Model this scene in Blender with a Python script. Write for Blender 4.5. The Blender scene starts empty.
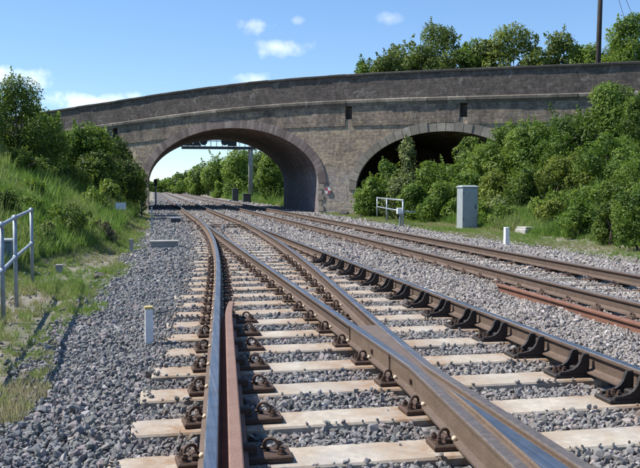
import bpy, bmesh, math, random
import numpy as np
from mathutils import Vector, Matrix, Euler

random.seed(7)
RNG = np.random.default_rng(7)
scene = bpy.context.scene
col = scene.collection
R = math.radians

# ------------------------------------------------------------------ camera
F = 820.0                                   # focal length in pixels of a 640 px wide frame
HOR = 187.5                                 # horizon row
CAMZ = 1.44
PITCH = math.atan((234 - HOR) / F)
cam_d = bpy.data.cameras.new('camera')
cam_d.sensor_width = 36.0
cam_d.lens = F / 640 * 36.0
cam_d.clip_start = 0.05
cam_d.clip_end = 5000
cam = bpy.data.objects.new('camera', cam_d)
cam.location = (-.035, 0, CAMZ)
cam.rotation_euler = (math.pi / 2 - PITCH, 0, 0)
col.objects.link(cam)
scene.camera = cam

# ------------------------------------------------------------------ sun and sky
SUN_EL = R(52)
SUN_AZ = math.atan2(-0.97, 0.20)            # clockwise from +Y
SUN = Vector((math.sin(SUN_AZ) * math.cos(SUN_EL), math.cos(SUN_AZ) * math.cos(SUN_EL), math.sin(SUN_EL)))
sl = bpy.data.lights.new('sun', 'SUN')
sl.energy = 5.0
sl.angle = R(0.5)
sl.color = (1.0, 0.95, 0.87)
so = bpy.data.objects.new('sun', sl)
so.rotation_euler = SUN.to_track_quat('Z', 'Y').to_euler()
so.location = (-30, 10, 40)
col.objects.link(so)

world = bpy.data.worlds.new('World')
scene.world = world
world.use_nodes = True
wn, wl = world.node_tree.nodes, world.node_tree.links
wn.clear()
out = wn.new('ShaderNodeOutputWorld')
bg = wn.new('ShaderNodeBackground')
bg.inputs['Strength'].default_value = 0.108
sky = wn.new('ShaderNodeTexSky')
sky.sky_type = 'NISHITA'
sky.sun_disc = False
sky.sun_elevation = SUN_EL
sky.sun_rotation = SUN_AZ
sky.air_density = 0.78
sky.dust_density = 0.0
sky.ozone_density = 2.0
hs = wn.new('ShaderNodeHueSaturation')
hs.inputs['Saturation'].default_value = 1.22
gm = wn.new('ShaderNodeGamma')
gm.inputs['Gamma'].default_value = 0.72
wl.new(sky.outputs[0], gm.inputs['Color'])
wl.new(gm.outputs[0], hs.inputs['Color'])


def ray(x, y):
    uc = (234 - y) / F
    return Vector(((x - 320) / F, math.cos(PITCH) + uc * math.sin(PITCH), -math.sin(PITCH) + uc * math.cos(PITCH)))


tc = wn.new('ShaderNodeTexCoord')
nz = wn.new('ShaderNodeTexNoise')
nz.inputs['Scale'].default_value = 26
nz.inputs['Detail'].default_value = 8
nz.inputs['Roughness'].default_value = 0.62
wl.new(tc.outputs['Generated'], nz.inputs['Vector'])


def wmath(op, a, b=None, clamp=False):
    m = wn.new('ShaderNodeMath')
    m.operation = op
    m.use_clamp = clamp
    for i, v in enumerate((a, b)):
        if v is None:
            continue
        if isinstance(v, (int, float)):
            m.inputs[i].default_value = v
        else:
            wl.new(v, m.inputs[i])
    return m.outputs[0]


# clouds of the sky, each at its own direction (azimuth, elevation, half widths), the same kind goes on round the sky
clouds = []
for (px, py, hw, hh, a) in ((256, 24, 30, 10, .55), (278, 47, 28, 10, .6), (296, 20, 10, 7, .35), (258, 80, 20, 8, .6), (4, 78, 38, 12, .95),
                            (100, 102, 42, 10, 1.0), (134, 96, 12, 6, .6), (388, 18, 14, 7, .3)):
    d = ray(px, py).normalized()
    clouds.append((d, hw / F, hh / F, a))
total = None
for (d, w, h, a) in clouds:
    rt = Vector((0, 0, 1)).cross(d).normalized()
    up = d.cross(rt).normalized()
    acc = None
    for (ax, s) in ((rt, w), (up, h)):
        dp = wn.new('ShaderNodeVectorMath')
        dp.operation = 'DOT_PRODUCT'
        wl.new(tc.outputs['Generated'], dp.inputs[0])
        dp.inputs[1].default_value = ax / s
        q = wmath('MULTIPLY', dp.outputs['Value'], dp.outputs['Value'])
        acc = q if acc is None else wmath('ADD', acc, q)
    front = wn.new('ShaderNodeVectorMath')
    front.operation = 'DOT_PRODUCT'
    wl.new(tc.outputs['Generated'], front.inputs[0])
    front.inputs[1].default_value = d
    fr = wmath('GREATER_THAN', front.outputs['Value'], 0.5)
    b = wmath('SUBTRACT', 1.0, wmath('SQRT', acc))
    b = wmath('ADD', b, wmath('MULTIPLY', wmath('SUBTRACT', nz.outputs[0], 0.52), 3.6))
    b = wmath('MULTIPLY', wmath('MULTIPLY', b, .8, True), wmath('SUBTRACT', 1.25, wmath('MULTIPLY', acc, 0.35), True))
    b = wmath('MULTIPLY', wmath('MULTIPLY', b, a), fr)
    total = b if total is None else wmath('MAXIMUM', total, b)
# the same small clouds, sparser, all round
n2_ = wn.new('ShaderNodeTexNoise')
n2_.inputs['Scale'].default_value = 5.5
n2_.inputs['Detail'].default_value = 7
wl.new(tc.outputs['Generated'], n2_.inputs['Vector'])
total = wmath('MAXIMUM', total, wmath('MULTIPLY', wmath('SUBTRACT', n2_.outputs[0], 0.69), 9.0, True))
mx = wn.new('ShaderNodeMix')
mx.data_type = 'RGBA'
wl.new(wmath('MULTIPLY', total, 0.9, True), mx.inputs[0])
tint = wn.new('ShaderNodeMix')
tint.data_type = 'RGBA'
tint.blend_type = 'MULTIPLY'
tint.inputs[0].default_value = 1.0
wl.new(hs.outputs[0], tint.inputs[6])
tint.inputs[7].default_value = (1.38, 1.55, 1.76, 1)
wl.new(tint.outputs[2], mx.inputs[6])
mx.inputs[7].default_value = (9.6, 9.8, 10.2, 1)
wl.new(mx.outputs[2], bg.inputs['Color'])
wl.new(bg.outputs[0], out.inputs['Surface'])

world.cycles.sampling_method = 'MANUAL'
world.cycles.sample_map_resolution = 512
vs = scene.view_settings
vs.view_transform = 'Standard'
vs.look = 'None'
vs.exposure = 0.6
vs.gamma = 1.0
vs.use_curve_mapping = False
scene.cycles.use_denoising = True
scene.cycles.max_bounces = 6
scene.cycles.transparent_max_bounces = 4


# ------------------------------------------------------------------ materials
class NT:
    def __init__(s, name):
        s.m = bpy.data.materials.new(name)
        s.m.use_nodes = True
        s.n, s.l = s.m.node_tree.nodes, s.m.node_tree.links
        s.b = s.n['Principled BSDF']
        s.o = s.n['Material Output']
        s._tc = None

    def tc(s, which='Object'):
        if s._tc is None:
            s._tc = s.n.new('ShaderNodeTexCoord')
        return s._tc.outputs[which]

    def set(s, sock, v):
        if isinstance(v, (int, float)):
            sock.default_value = v
        elif isinstance(v, tuple):
            sock.default_value = v + (1,) if len(v) == 3 and len(sock.default_value) == 4 else v
        else:
            s.l.new(v, sock)

    def noise(s, scale, detail=4, rough=.55, vec=None, out=0, dist=0.0):
        n = s.n.new('ShaderNodeTexNoise')
        s.set(n.inputs['Vector'], vec if vec is not None else s.tc())
        n.inputs['Scale'].default_value = scale
        n.inputs['Detail'].default_value = detail
        n.inputs['Roughness'].default_value = rough
        n.inputs['Distortion'].default_value = dist
        return n.outputs[out]

    def scaled(s, sc, vec=None):
        m = s.n.new('ShaderNodeMapping')
        s.set(m.inputs['Vector'], vec if vec is not None else s.tc())
        m.inputs['Scale'].default_value = sc
        return m.outputs[0]

    def ramp(s, fac, stops):
        r = s.n.new('ShaderNodeValToRGB')
        s.set(r.inputs[0], fac)
        e = r.color_ramp.elements
        while len(e) < len(stops):
            e.new(0.5)
        for i, (p, c) in enumerate(stops):
            e[i].position = p
            e[i].color = (c, c, c, 1) if isinstance(c, (int, float)) else tuple(c) + (1,)
        return r.outputs[0]

    def mix(s, fac, a, b, mode='MIX'):
        m = s.n.new('ShaderNodeMix')
        m.data_type = 'RGBA'
        m.blend_type = mode
        s.set(m.inputs[0], fac)
        s.set(m.inputs[6], a)
        s.set(m.inputs[7], b)
        return m.outputs[2]

    def math(s, op, a, b=None, clamp=False):
        m = s.n.new('ShaderNodeMath')
        m.operation = op
        m.use_clamp = clamp
        s.set(m.inputs[0], a)
        if b is not None:
            s.set(m.inputs[1], b)
        return m.outputs[0]

    def bump(s, h, strength=.4, dist=.02, normal=None):
        b = s.n.new('ShaderNodeBump')
        b.inputs['Strength'].default_value = strength
        b.inputs['Distance'].default_value = dist
        s.set(b.inputs['Height'], h)
        if normal is not None:
            s.l.new(normal, b.inputs['Normal'])
        return b.outputs[0]

    def done(s, color, rough=.8, metal=0.0, normal=None, spec=None):
        s.set(s.b.inputs['Base Color'], color)
        s.set(s.b.inputs['Roughness'], rough)
        s.set(s.b.inputs['Metallic'], metal)
        if normal is not None:
            s.l.new(normal, s.b.inputs['Normal'])
        if spec is not None:
            s.b.inputs['Specular IOR Level'].default_value = spec
        return s.m


def simple(name, c, rough=.7, metal=0, vary=.25, scale=8, bump=.15, bscale=40):
    t = NT(name)
    a = tuple(x * (1 - vary) for x in c)
    b = tuple(min(1, x * (1 + vary)) for x in c)
    cc = t.ramp(t.noise(scale, 6, .65), [(.3, a), (.7, b)])
    return t.done(cc, rough, metal, t.bump(t.noise(bscale, 4), bump, .01))


def rust_mat(name, c1, c2, c3, rough=.75):
    t = NT(name)
    n1 = t.noise(6, 6, .7)
    c = t.ramp(n1, [(.28, c1), (.5, c2), (.75, c3)])
    st = t.noise(1.0, 5, .7, t.scaled((3, .7, 26)))
    c = t.mix(t.math('MULTIPLY', t.ramp(st, [(.45, 0.0), (.7, 1.0)]), .35), c, tuple(x * .45 for x in c1))
    oi = t.n.new('ShaderNodeObjectInfo')
    c = t.mix(t.math('MULTIPLY', oi.outputs['Random'], .55), c, tuple(x * .5 for x in c1))
    fine = t.noise(90, 4, .7)
    c = t.mix(.35, c, t.ramp(fine, [(.3, tuple(x * .5 for x in c1)), (.7, tuple(min(1, x * 1.25) for x in c3))]))
    return t.done(c, rough, .15, t.bump(t.noise(70, 5, .7), .35, .006))


M = {}
M['rust_rail'] = rust_mat('rail_rust', (.075, .05, .038), (.135, .092, .068), (.21, .148, .11))
M['rust_red'] = rust_mat('red_rust', (.14, .055, .035), (.22, .10, .065), (.30, .155, .105))
M['rust_top'] = rust_mat('check_rail_rust', (.17, .095, .07), (.25, .15, .115), (.32, .20, .155))
M['rust_dark'] = rust_mat('dark_iron_rust', (.05, .03, .022), (.085, .05, .034), (.13, .075, .05))
M['iron_black'] = rust_mat('black_cast_iron', (.018, .015, .014), (.03, .025, .022), (.055, .042, .034), .6)
M['casting'] = rust_mat('crossing_casting', (.115, .08, .058), (.17, .122, .09), (.235, .175, .13), .5)


def steel_mat(fade=False):
    t = NT('worn_crossing_head' if fade else 'polished_rail_head')
    st = t.noise(1.0, 4, .6, t.scaled((60, .8, 30)))
    c = t.ramp(st, [(.2, (.30, .29, .285)), (.8, (.44, .43, .425))])
    grime = t.noise(5, 5, .7)
    c = t.mix(t.ramp(grime, [(.45, 0.0), (.75, .75)]), c, (.22, .17, .14))
    r = t.ramp(st, [(.3, .30), (.7, .46)])
    m = 1.0
    if fade:
        sp = t.n.new('ShaderNodeSeparateXYZ')
        t.l.new(t.tc(), sp.inputs[0])
        f = t.math('ADD', t.math('SUBTRACT', sp.outputs[1], 5.3), t.math('MULTIPLY', t.math('SUBTRACT', t.noise(4, 5, .7), .5), 1.2))
        f = t.math('DIVIDE', f, 1.6, True)
        c = t.mix(f, t.ramp(t.noise(20, 5, .7), [(.3, (.13, .10, .08)), (.7, (.25, .20, .165))]), c)
        m = t.math('ADD', t.math('MULTIPLY', f, .5), .5)
        pass
    return t.done(c, r, m, t.bump(st, .02, .002))


M['steel'] = steel_mat()
M['steel_fade'] = steel_mat(True)
M['steel_dull'] = (lambda t: t.done(t.ramp(t.noise(14, 5, .7), [(.3, (.20, .15, .12)), (.7, (.36, .32, .30))]), .42, .7, t.bump(t.noise(60), .15, .004)))(NT('dull_rail_head'))


def concrete(name, c, dirt, rails=False):
    t = NT(name)
    oi = t.n.new('ShaderNodeObjectInfo')
    ge = t.n.new('ShaderNodeNewGeometry').outputs['Position']
    n1 = t.noise(5, 8, .7, ge)
    base = t.ramp(n1, [(.25, tuple(x * .62 for x in c)), (.55, c), (.8, tuple(min(1, x * 1.12) for x in c))])
    base = t.mix(t.math('MULTIPLY', oi.outputs['Random'], .35), base, tuple(x * .66 for x in c))
    d = t.noise(2.6, 7, .72, ge, dist=.6)
    base = t.mix(t.ramp(d, [(.42, 0.0), (.66, .85)]), base, dirt)
    d2 = t.noise(1.1, 5, .7, ge)
    base = t.mix(t.ramp(d2, [(.5, 0.0), (.62, .55)]), base, tuple(x * .62 for x in (c[0], c[0], c[0])))
    sp = t.noise(55, 3, .6, ge)
    base = t.mix(t.ramp(sp, [(.60, 0.0), (.72, .5)]), base, tuple(x * .5 for x in c))
    if rails:
        # rust washed off the rails on to the concrete
        def dot(v, off):
            q = t.n.new('ShaderNodeVectorMath')
            q.operation = 'DOT_PRODUCT'
            t.l.new(ge, q.inputs[0])
            q.inputs[1].default_value = v
            return t.math('SUBTRACT', q.outputs['Value'], off)
        a_ = math.asin(.2)
        tt = dot((math.cos(a_), math.sin(a_), 0), 2.553 * math.cos(a_))
        ss = dot((-math.sin(a_), math.cos(a_), 0), -2.553 * math.sin(a_))
        dv = t.math('ADD', t.math('MULTIPLY', t.math('SUBTRACT', 11.5, ss), .083), .934)
        amt = None
        for e_ in (t.math('ADD', tt, .7525), t.math('SUBTRACT', tt, .7525), t.math('ADD', t.math('ADD', tt, .7525), dv), t.math('ADD', t.math('SUBTRACT', tt, .7525), dv)):
            k_ = t.math('SUBTRACT', 1.0, t.math('DIVIDE', t.math('ABSOLUTE', e_), .62), True)
            amt = k_ if amt is None else t.math('MAXIMUM', amt, k_)
        sn_ = t.ramp(t.noise(7, 6, .75, ge), [(.34, 0.0), (.62, 1.0)])
        base = t.mix(t.math('MULTIPLY', t.math('MULTIPLY', amt, sn_), 1.9, True), base, (.27, .17, .10))
        gr = t.ramp(t.noise(16, 6, .8, ge), [(.46, 0.0), (.66, .6)])
        base = t.mix(gr, base, (.27, .245, .21))
    return t.done(base, .88, 0, t.bump(t.noise(70, 5, .7), .35, .006))


M['sleeper'] = concrete('pale_concrete', (.47, .425, .355), (.31, .235, .165), True)
M['sleeper_old'] = concrete('greyed_concrete', (.50, .47, .42), (.28, .22, .17))
M['concrete'] = concrete('grey_concrete', (.42, .41, .38), (.24, .22, .19))
M['galv'] = simple('galvanised_steel', (.30, .34, .39), .5, .35, .22, 12, .08, 60)
M['cream'] = simple('cream_insulator', (.66, .52, .36), .5, 0, .2, 50)
M['white'] = simple('white_paint', (.74, .75, .74), .55, 0, .12, 12)
M['yellow'] = simple('yellow_cap', (.50, .40, .16), .6, 0, .15, 20)
M['red'] = simple('red_paint', (.42, .06, .08), .5, 0, .15, 20)
M['cabinet'] = simple('grey_cabinet_paint', (.30, .34, .35), .5, 0, .12, 4, .05)
M['dark'] = simple('dark_grey_paint', (.05, .055, .06), .6, 0, .25, 8)
M['black'] = simple('signal_black', (.012, .012, .013), .5, 0, .2, 8)
M['wood'] = simple('tarred_timber', (.028, .022, .018), .85, 0, .4, 5)
M['bark'] = simple('bark', (.11, .085, .06), .95, 0, .4, 9, .5, 30)
M['rock'] = simple('dark_rock', (.09, .08, .075), .9, 0, .4, 8, .5, 20)
M['blue_box'] = simple('bluegrey_box', (.16, .21, .25), .6, 0, .15, 6)


def stone_mat(name, lo, hi, dirt, sc=1.6):
    t = NT(name)
    oi = t.n.new('ShaderNodeObjectInfo')
    off = t.n.new('ShaderNodeVectorMath')
    off.operation = 'ADD'
    t.l.new(t.tc(), off.inputs[0])
    t.l.new(oi.outputs['Random'], off.inputs[1])
    n1 = t.noise(sc, 9, .72, off.outputs[0])
    c = t.ramp(n1, [(.3, lo), (.7, hi)])
    d = t.noise(.7, 7, .7, dist=.8)
    c = t.mix(t.ramp(d, [(.42, 0.0), (.68, .85)]), c, dirt)
    c = t.mix(t.math('MULTIPLY', oi.outputs['Random'], .75), c, tuple(x * .55 for x in lo))
    return t.done(c, .92, 0, t.bump(t.noise(14, 7, .75), .6, .03))


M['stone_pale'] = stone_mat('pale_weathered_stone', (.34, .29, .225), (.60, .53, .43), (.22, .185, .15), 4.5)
M['stone_mid'] = stone_mat('string_course_stone', (.13, .11, .09), (.42, .37, .30), (.07, .062, .055), 4.0)
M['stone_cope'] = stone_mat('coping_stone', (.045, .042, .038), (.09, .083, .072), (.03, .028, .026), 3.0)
M['stone_brickring'] = stone_mat('arch_ring_brick', (.22, .165, .145), (.46, .365, .32), (.14, .11, .10), 3.5)


def brick_mat(name, c1, c2, c3, mortar, stain=(.05, .045, .04), stain_amt=.8, graffiti=False, moss=None):
    t = NT(name)
    sp = t.n.new('ShaderNodeSeparateXYZ')
    t.l.new(t.tc(), sp.inputs[0])
    cb = t.n.new('ShaderNodeCombineXYZ')
    # run along x + y so that both faces and reveals of the wall get courses
    t.l.new(t.math('ADD', sp.outputs[0], sp.outputs[1]), cb.inputs[0])
    t.l.new(sp.outputs[2], cb.inputs[1])
    wob = t.n.new('ShaderNodeVectorMath')
    wob.operation = 'MULTIPLY_ADD'
    t.l.new(t.noise(1.6, 3, .6, out=1), wob.inputs[0])
    wob.inputs[1].default_value = (.09, .055, 0)
    t.l.new(cb.outputs[0], wob.inputs[2])
    bk = t.n.new('ShaderNodeTexBrick')
    t.l.new(wob.outputs[0], bk.inputs['Vector'])
    bk.inputs['Scale'].default_value = 1
    bk.inputs['Brick Width'].default_value = .44
    bk.inputs['Row Height'].default_value = .165
    bk.inputs['Mortar Size'].default_value = .015
    bk.inputs['Mortar Smooth'].default_value = .3
    bk.inputs['Bias'].default_value = -.1
    bk.inputs['Color1'].default_value = c1 + (1,)
    bk.inputs['Color2'].default_value = c2 + (1,)
    bk.inputs['Mortar'].default_value = mortar + (1,)
    n1 = t.noise(.9, 8, .72)
    c = t.mix(t.ramp(n1, [(.40, 0.0), (.62, .7)]), bk.outputs['Color'], c3)
    big = t.noise(.42, 7, .7, dist=.7)
    c = t.mix(t.ramp(big, [(.50, 0.0), (.66, .40)]), c, tuple(min(1, x * 1.1) for x in mortar))
    c = t.mix(t.ramp(big, [(.30, .7), (.46, 0.0)]), c, tuple(x * .45 for x in c3))
    # dark soot and damp stains, streaked downwards
    s1 = t.noise(1.0, 8, .7, t.scaled((1.1, 1.1, .28)))
    c = t.mix(t.ramp(s1, [(.44, 0.0), (.68, stain_amt)]), c, stain)
    s2 = t.noise(5, 6, .75)
    c = t.mix(.85, c, t.ramp(s2, [(.3, .12), (.7, .85)]), 'OVERLAY')
    s4 = t.noise(1.7, 6, .7, dist=1.5)
    c = t.mix(t.ramp(s4, [(.5, 0.0), (.64, .6)]), c, (.17, .125, .115))
    # pale lime and lichen blotches
    s3 = t.noise(1.9, 7, .75, dist=1.0)
    c = t.mix(t.ramp(s3, [(.54, 0.0), (.68, .55)]), c, (.40, .36, .32))
    if graffiti:
        zz = t.math('DIVIDE', sp.outputs[2], 10.0)
        lo = t.ramp(zz, [(.20, 1.0), (.27, 0.0)])
        g1 = t.noise(3.2, 2, .5, dist=3.5)
        m1 = t.math('MULTIPLY', t.ramp(g1, [(.50, 0.0), (.515, 1.0), (.56, 1.0), (.58, 0.0)]), lo)
        c = t.mix(t.math('MULTIPLY', m1, .45), c, (.30, .34, .44))
        g2 = t.noise(4.6, 2, .5, dist=3.0, vec=t.scaled((1.1, 1.4, .9)))
        m2 = t.math('MULTIPLY', t.ramp(g2, [(.52, 0.0), (.53, 1.0), (.555, 1.0), (.57, 0.0)]), lo)
        c = t.mix(t.math('MULTIPLY', m2, .85), c, (.60, .59, .58))
    h = t.math('ADD', t.math('MULTIPLY', bk.outputs['Fac'], -.6), t.noise(11, 7, .75))
    return t.done(c, .93, 0, t.bump(h, .8, .05))


M['wall'] = brick_mat('bridge_masonry', (.56, .43, .27), (.29, .225, .16), (.27, .21, .165), (.52, .43, .315), graffiti=True, stain_amt=.55)
M['frieze'] = brick_mat('frieze_masonry', (.36, .275, .18), (.20, .16, .125), (.18, .145, .13), (.35, .28, .21))
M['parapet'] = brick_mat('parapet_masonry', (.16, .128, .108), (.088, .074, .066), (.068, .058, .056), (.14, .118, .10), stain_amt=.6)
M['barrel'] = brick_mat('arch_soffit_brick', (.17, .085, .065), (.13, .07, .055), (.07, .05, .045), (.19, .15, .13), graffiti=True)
M['road'] = simple('road_surface', (.05, .05, .05), .9)


def leaf_mat(name, dark, mid, light, trans=.35):
    t = NT(name)
    at = t.n.new('ShaderNodeAttribute')
    at.attribute_name = 'tint'
    oi = t.n.new('ShaderNodeObjectInfo')
    f = t.math('ADD', at.outputs['Fac'], t.math('MULTIPLY', t.math('SUBTRACT', oi.outputs['Random'], .5), .25))
    c = t.ramp(f, [(.1, dark), (.5, mid), (.9, light)])
    t.done(c, .55, 0)
    t.b.inputs['Specular IOR Level'].default_value = .3
    tr = t.n.new('ShaderNodeBsdfTranslucent')
    t.l.new(t.mix(1.0, c, (1.0, 1.0, .55), 'MULTIPLY'), tr.inputs['Color'])
    ms = t.n.new('ShaderNodeMixShader')
    ms.inputs[0].default_value = trans
    t.l.new(t.b.outputs[0], ms.inputs[1])
    t.l.new(tr.outputs[0], ms.inputs[2])
    t.l.new(ms.outputs[0], t.o.inputs['Surface'])
    return t.m


M['leaf'] = leaf_mat('hawthorn_leaves', (.058, .115, .02), (.15, .245, .045), (.29, .37, .09), .48)
M['leaf_dark'] = leaf_mat('dark_leaves', (.045, .085, .018), (.11, .18, .036), (.22, .29, .06), .44)
M['leaf_pale'] = leaf_mat('pale_leaves', (.10, .14, .05), (.20, .25, .10), (.31, .35, .16), .4)
M['leaf_olive'] = leaf_mat('olive_leaves', (.07, .105, .02), (.165, .215, .042), (.29, .335, .075), .46)
M['leaf_fresh'] = leaf_mat('fresh_leaves', (.075, .115, .03), (.15, .205, .055), (.24, .29, .10), .42)
M['dead'] = leaf_mat('dead_stems', (.05, .04, .03), (.12, .09, .065), (.2, .16, .11), .1)


def grass_mat():
    t = NT('grass_blades')
    at = t.n.new('ShaderNodeAttribute')
    at.attribute_type = 'INSTANCER'
    at.attribute_name = 'tone'
    c = t.ramp(at.outputs['Fac'], [(0.0, (.38, .33, .20)), (.3, (.28, .31, .11)), (.65, (.20, .31, .06)), (1.0, (.12, .22, .03))])
    t.done(c, .6)
    tr = t.n.new('ShaderNodeBsdfTranslucent')
    t.l.new(c, tr.inputs['Color'])
    ms = t.n.new('ShaderNodeMixShader')
    ms.inputs[0].default_value = .42
    t.l.new(t.b.outputs[0], ms.inputs[1])
    t.l.new(tr.outputs[0], ms.inputs[2])
    t.l.new(ms.outputs[0], t.o.inputs['Surface'])
    return t.m


M['grass'] = grass_mat()


def ballast_stone_mat():
    t = NT('ballast_granite')
    at = t.n.new('ShaderNodeAttribute')
    at.attribute_type = 'INSTANCER'
    at.attribute_name = 'tone'
    at2 = t.n.new('ShaderNodeAttribute')
    at2.attribute_type = 'INSTANCER'
    at2.attribute_name = 'pale'
    cool = t.ramp(at.outputs['Fac'], [(0, (.07, .075, .08)), (.28, (.13, .142, .146)), (.5, (.19, .192, .205)), (.64, (.17, .182, .168)), (.8, (.24, .20, .205)), (1, (.40, .395, .395))])
    pale = t.ramp(at.outputs['Fac'], [(0, (.13, .115, .105)), (.35, (.24, .218, .20)), (.62, (.34, .315, .29)), (.82, (.32, .27, .25)), (1, (.52, .50, .48))])
    c = t.mix(at2.outputs['Fac'], cool, pale)
    at3 = t.n.new('ShaderNodeAttribute')
    at3.attribute_type = 'INSTANCER'
    at3.attribute_name = 'rusty'
    c = t.mix(at3.outputs['Fac'], c, (.17, .105, .065))
    g = t.noise(38, 5, .75)
    c = t.mix(.55, c, t.ramp(g, [(.25, .22), (.75, .78)]), 'OVERLAY')
    return t.done(c, .85, 0, t.bump(t.noise(60, 4, .7), .3, .006))


M['ballast'] = ballast_stone_mat()


def bed_mat():
    t = NT('ballast_bed')
    v = t.n.new('ShaderNodeTexVoronoi')
    v.inputs['Scale'].default_value = 19
    t.l.new(t.tc(), v.inputs['Vector'])
    sep = t.n.new('ShaderNodeSeparateColor')
    t.l.new(v.outputs['Color'], sep.inputs[0])
    sx = t.n.new('ShaderNodeSeparateXYZ')
    t.l.new(t.tc(), sx.inputs[0])
    pale = t.ramp(t.math('DIVIDE', t.math('ADD', sx.outputs[0], 5), 12.0), [(.28, 0.0), (.42, .6), (.55, 1.0)])
    ca = t.ramp(sep.outputs[0], [(0, (.03, .032, .035)), (.5, (.09, .092, .10)), (1, (.20, .19, .20))])
    cb = t.ramp(sep.outputs[0], [(0, (.08, .07, .06)), (.5, (.21, .19, .175)), (1, (.38, .35, .32))])
    c = t.mix(pale, ca, cb)
    brown = t.noise(.35, 6, .65)
    c = t.mix(t.ramp(brown, [(.45, 0.0), (.7, .45)]), c, (.20, .15, .11))
    h = t.math('SUBTRACT', 1.0, v.outputs['Distance'])
    return t.done(c, .95, 0, t.bump(h, 1.0, .05))


M['bed'] = bed_mat()


def terrain_mat():
    t = NT('grassy_ground')
    n1 = t.noise(.55, 8, .7)
    n2 = t.noise(9, 6, .75)
    grass = t.ramp(n2, [(.3, (.035, .055, .016)), (.6, (.085, .12, .03)), (.8, (.15, .16, .05))])
    n3 = t.noise(46, 5, .8)
    soil = t.ramp(n3, [(.3, (.12, .105, .085)), (.48, (.28, .25, .21)), (.7, (.44, .41, .36))])
    soil = t.mix(t.ramp(n2, [(.4, 0.0), (.7, .6)]), soil, (.20, .17, .11))
    sp = t.n.new('ShaderNodeSeparateXYZ')
    t.l.new(t.tc(), sp.inputs[0])
    low = t.ramp(t.math('ADD', sp.outputs[2], .5), [(.46, 1.0), (.62, .0)])
    f = t.math('MULTIPLY', low, t.ramp(n1, [(.36, .25), (.56, 1.0)]))
    c = t.mix(f, grass, soil)
    return t.done(c, .95, 0, t.bump(t.noise(24, 6, .8), .9, .04))


M['terrain'] = terrain_mat()


# ------------------------------------------------------------------ helpers
def link(o, parent=None, loc=None, rz=None):
    col.objects.link(o)
    if parent is not None:
        o.parent = parent
    if loc is not None:
        o.location = loc
    if rz is not None:
        o.rotation_euler = (0, 0, rz)
    return o


def tag(o, label=None, cat=None, group=None, kind=None):
    if label:
        o['label'] = label
    if cat:
        o['category'] = cat
    if group:
        o['group'] = group
    if kind:
        o['kind'] = kind
    return o


def empty(name, loc, rz=0, label=None, cat=None, group=None, scale=None):
    o = bpy.data.objects.new(name, None)
    o.empty_display_size = .2
    link(o, None, loc, rz)
    if scale:
        o.scale = scale
    return tag(o, label, cat, group)


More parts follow.
